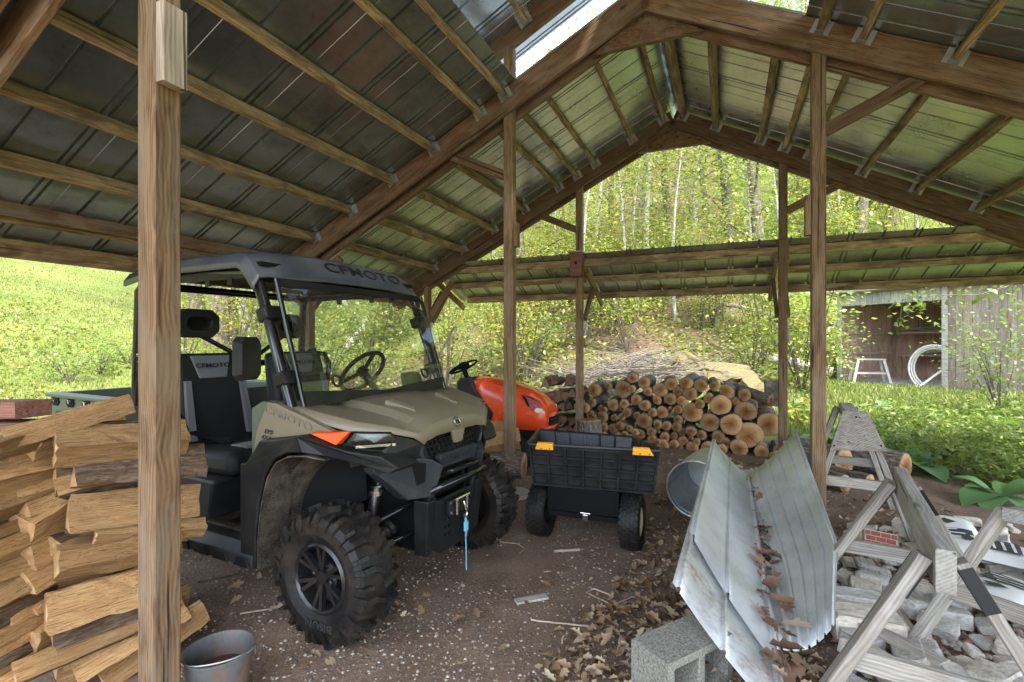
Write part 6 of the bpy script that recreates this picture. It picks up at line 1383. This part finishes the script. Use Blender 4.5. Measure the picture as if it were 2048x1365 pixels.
stuff('bank_weeds', leaves('bank_weeds', Cr, rng.uniform(.06, .12, len(Cr)), M_LEAFG, .5, .05, .75, fold=True), 'dense green weeds on the bank right of the sawhorses')
# broad-leaved plants
def broad_plant(seed, n, L):
    r = random.Random(seed); b = MB()
    for i in range(n):
        az = r.random() * 6.28; el = r.uniform(.25, .9); l = L * r.uniform(.6, 1.1); w = l * .30; d = Vector((math.cos(az), math.sin(az), 0)); s = Vector((-d.y, d.x, 0)); rows = []
        for k in range(7):
            u = k / 6; c = d * (.05 + l * u * math.cos(el * (1 - .3 * u))) + Vector((0, 0, .03 + l * (math.sin(el) * u * 1.1 - .55 * u * u))); ww = w * math.sin(math.pi * min(1, .12 + u * .88)) ** .8 if k < 6 else .004
            rows.append([c + s * ww * e + Vector((0, 0, .18 * ww * abs(e) + .03 * ww * math.sin(k * 2.4) * abs(e))) for e in (-1, -.5, 0, .5, 1)])
        b.grid(rows)
    return newmesh('leaf_rosette', b.v, b.f, leafmat('broad_leaf_%d' % seed, [(0, (.10, .19, .07)), (1, (.18, .29, .10))], .3), 60)
BPM = [broad_plant(1, 9, .42), broad_plant(2, 8, .36)]
for i, (px, py, lb) in enumerate(((1832, 905, 'large broad-leaved plant behind the white-barked log'), (1690, 868, 'broad-leaved plant just right of the right shed post'), (1600, 862, 'broad-leaved plant between the right shed post and rear post'), (1905, 880, 'broad-leaved plant among weeds up the right bank'), (2000, 965, 'broad-leaved plant low on the right weed bank'), (1760, 800, 'small broad-leaved plant out on the rough grass'))):
    D = 1400 / (py + 38 - HOR); x = (px - 1024) / FPX * D; tag(obj('broad_leaf_plant', BPM[i % 2], None, TR(x, D, ground_z(x, D) + .02, i * 1.3)), lb, 'plant')
# dead leaves on the shed floor
def floor_leaf_keep(x, y):
    t, s = toTS(x, y); e = noise.noise((x * 1.6, y * 1.6, 11)) * .35
    a = (s > 1.25 + e and s < 2.2 and -2.6 < t < 2.2); b_ = random.random() < .02
    c_ = 2.25 < s < 4.6 and t < 1.2 and random.random() < .3
    return a and random.random() < .9 or b_ or c_
Cd = scatter(12500, 380, 1900, 1.75, 6.6, floor_leaf_keep, 1.25); Cd[:, 2] = .008 + rng.random(len(Cd)) * .03
stuff('dead_leaves', curled('dead_leaves', Cd, rng.uniform(.015, .08, len(Cd)), M_DRY), 'curled dead leaves drifted around the metal sheets and cart')
C = np.array([list(SH(t_, 2.02 - .02 * random.random() + random.uniform(-.05, .06), .10 + .06 * (t_ + 2.2) / 2.8 + random.uniform(0, .03))) for t_ in rng.uniform(-2.1, .7, 110)])
stuff('trough_leaves', curled('trough_leaves', C, rng.uniform(.05, .14, len(C)), M_DRY), 'dead leaves lying along the trough between the metal sheets')
# gravel
def pebbles(C, r, name, mat):
    n = len(C); base = np.array([(1, 0, 0), (0, 1, 0), (-1, 0, 0), (0, -1, 0), (0, 0, 1), (0, 0, -1), (.6, .6, .5), (-.6, -.6, .5)][:6], float)
    a = rng.random(n) * 6.28; ca, sa = np.cos(a), np.sin(a); sc = rng.uniform(.65, 1.3, (n, 1, 3)); sc[:, :, 2] *= .6; B = base[None] * sc + rng.normal(size=(n, 6, 3)) * .12
    X = B[..., 0] * ca[:, None] - B[..., 1] * sa[:, None]; Y = B[..., 0] * sa[:, None] + B[..., 1] * ca[:, None]
    V = (np.stack([X, Y, B[..., 2]], 2) * r[:, None, None] + C[:, None]).reshape(-1, 3)
    me = np_mesh(name, V, 6, [(0, 1, 4), (1, 2, 4), (2, 3, 4), (3, 0, 4), (1, 0, 5), (2, 1, 5), (3, 2, 5), (0, 3, 5)], [mat]); me.polygons.foreach_set('use_smooth', [True] * len(me.polygons)); return me
def islandmat(name, stops, rough=.85):
    m, N, L, bs = nt(name); g = N.new('ShaderNodeNewGeometry'); r = ramp(N, stops, 'CONSTANT'); L.new(g.outputs['Random Per Island'], r.inputs['Fac']); n = noisetex(N, L, coords(N, L, rand=False), 90, 3); col = mix(N, L, .25, r.outputs['Color'], n.outputs['Color'], 'OVERLAY'); L.new(col, bs.inputs['Base Color']); bs.inputs['Roughness'].default_value = rough; return m
M_PEB = islandmat('pebble', [(0, (.14, .11, .09)), (.3, (.09, .09, .095)), (.45, (.26, .19, .15)), (.65, (.38, .32, .265)), (.85, (.46, .41, .355)), (.94, (.24, .15, .11))])
Cp = scatter(13000, 330, 1700, 1.7, 5.8, lambda x, y: cover(x, y)[0] < .3 and noise.noise((x * 1.1, y * 1.1, 6)) > -.4 + .2 * random.random(), 1.5); rr_ = rng.uniform(.0035, .0105, len(Cp)); Cp[:, 2] = GZ(Cp[:, 0], Cp[:, 1]) + rr_ * .2
stuff('gravel', pebbles(Cp, rr_, 'gravel', M_PEB), 'small pale and grey pebbles scattered over the dirt floor')
Cq = scatter(2600, 1660, 2150, 1.5, 3.4, lambda x, y: toTS(x, y)[1] > 2.3 and toTS(x, y)[1] < 4.6, 1.0); rq = rng.uniform(.006, .032, len(Cq)) ; Cq[:, 2] = rq * .3
M_DEB = islandmat('debris_chip', [(0, (.50, .44, .37)), (.3, (.36, .28, .21)), (.5, (.58, .54, .48)), (.75, (.20, .14, .10)), (.9, (.42, .22, .16))])
stuff('debris', pebbles(Cq, rq, 'debris', M_DEB), 'broken pale chips of stone and mortar between the rubble stones')
# twigs on the floor
for i, (pts, lb) in enumerate((([(1062, 1240), (1080, 1243), (1178, 1253)], 'straight dry twig on the gravel below the pale offcut'), ([(1225, 1211), (1172, 1185), (1188, 1178), (1220, 1190)], 'looped dry vine on the dirt before the concrete block'), ([(1225, 1211), (1262, 1195), (1330, 1190)], 'dry vine stem running to the metal sheets'), ([(1000, 1084), (1035, 1088), (1050, 1098), (1040, 1106)], 'curled root near the far front tyre'), ([(560, 1215), (480, 1228)], 'pale stick on the dirt near the bucket'), ([(395, 1165), (480, 1148)], 'dark thin stick under the vehicle sill'), ([(1108, 1103), (1160, 1100)], 'short flat stick in front of the cart'))):
    b = MB(); b.tube([G(x, y, .012) for x, y in pts], .0045 if i != 6 else .009, 6); tag(b.build('twig', M_TAN if i != 5 else M_BARKD, None, Matrix.Identity(4), smooth=60), lb, 'twig')
# brush pile
b = MB(); r3 = random.Random(5)
for i in range(620):
    px = r3.gauss(1270, 95); D = r3.gauss(9.6, .55); x = (px - 1024) / FPX * D; e = math.exp(-((px - 1260) / 120) ** 2) * math.exp(-((D - 9.6) / .9) ** 2); z = ground_z(x, D) + r3.random() * .6 * e + .03
    az = r3.random() * 6.28; ln = r3.uniform(.4, 1.4); dz = r3.uniform(-.25, .35) * ln; d = Vector((math.cos(az), math.sin(az) * .6, 0)) * ln; p = Vector((x, D, z)); m_ = p + d * .5 + Vector((r3.uniform(-.12, .12), 0, dz * .5 + r3.uniform(-.06, .1))); rr = r3.uniform(.004, .011)
    b.tube([p, m_, p + d + Vector((0, 0, dz))], [rr, rr * .8, rr * .35], 4, cap=False)
stuff('brush_pile', newmesh('brush_pile', b.v, b.f, M_STICK, 60), 'tangled heap of grey cut branches behind the log stack')
# fallen trunks and mossy rock
for i, (x0, y0, D0, x1, y1, D1, r_, lb) in enumerate(((1405, 695, 13, 1665, 742, 11.5, .17, 'long fallen grey trunk lying behind the brush heap'), (1590, 700, 14.5, 1690, 640, 16, .13, 'pale fallen trunk leaning up the slope left of the plank shed'), (1440, 610, 15, 1700, 655, 14, .06, 'thin fallen trunk lying across the slope above the long trunk'), (690, 700, 13, 760, 600, 15, .09, 'thin leaning dead trunk on the bank seen through the windshield'))):
    a, c = P(x0, y0, D0), P(x1, y1, D1); b = MB(); n = 7; b.tube([a.lerp(c, k / n) + Vector((0, 0, .05 * math.sin(k * 1.7))) for k in range(n + 1)], [r_ * (1 - .35 * k / n) for k in range(n + 1)], 10); tag(b.build('fallen_trunk', M_BARKT, None, Matrix.Identity(4), smooth=60), lb, 'fallen trunk')
def moss():
    m, N, L, bs = nt('mossy_rock'); n = noisetex(N, L, coords(N, L), 3.2, 7, .65); r = ramp(N, [(.35, (.14, .12, .10)), (.5, (.13, .105, .045)), (.62, (.18, .145, .025))]); L.new(n.outputs['Fac'], r.inputs['Fac']); L.new(r.outputs['Color'], bs.inputs['Base Color']); bs.inputs['Roughness'].default_value = .95; bump(N, L, bs, n.outputs['Fac'], .8, .05); return m
bm = bmesh.new(); bmesh.ops.create_icosphere(bm, subdivisions=4, radius=1)
for v in bm.verts: v.co += noise.noise_vector(v.co * 1.6) * .3 + noise.noise_vector(v.co * 5) * .08
me = bpy.data.meshes.new('mossy_rock'); bm.to_mesh(me); bm.free(); me.materials.append(moss())
for i, (px, D, sx, sz, lb) in enumerate(((1435, 9.9, .75, .26, 'broad moss-covered rock outcrop behind the rear log stack'), (1365, 10.4, .5, .30, 'smaller mossy rock beside the brush heap'), (1500, 9.3, .35, .24, 'low mossy rock at the right end of the outcrop'))):
    x = (px - 1024) / FPX * D; tag(obj('mossy_rock', me, None, TR(x, D, ground_z(x, D) + .05, i * 2.0) @ Matrix.Diagonal((sx, sx * .7, sz, 1))), lb, 'rock')
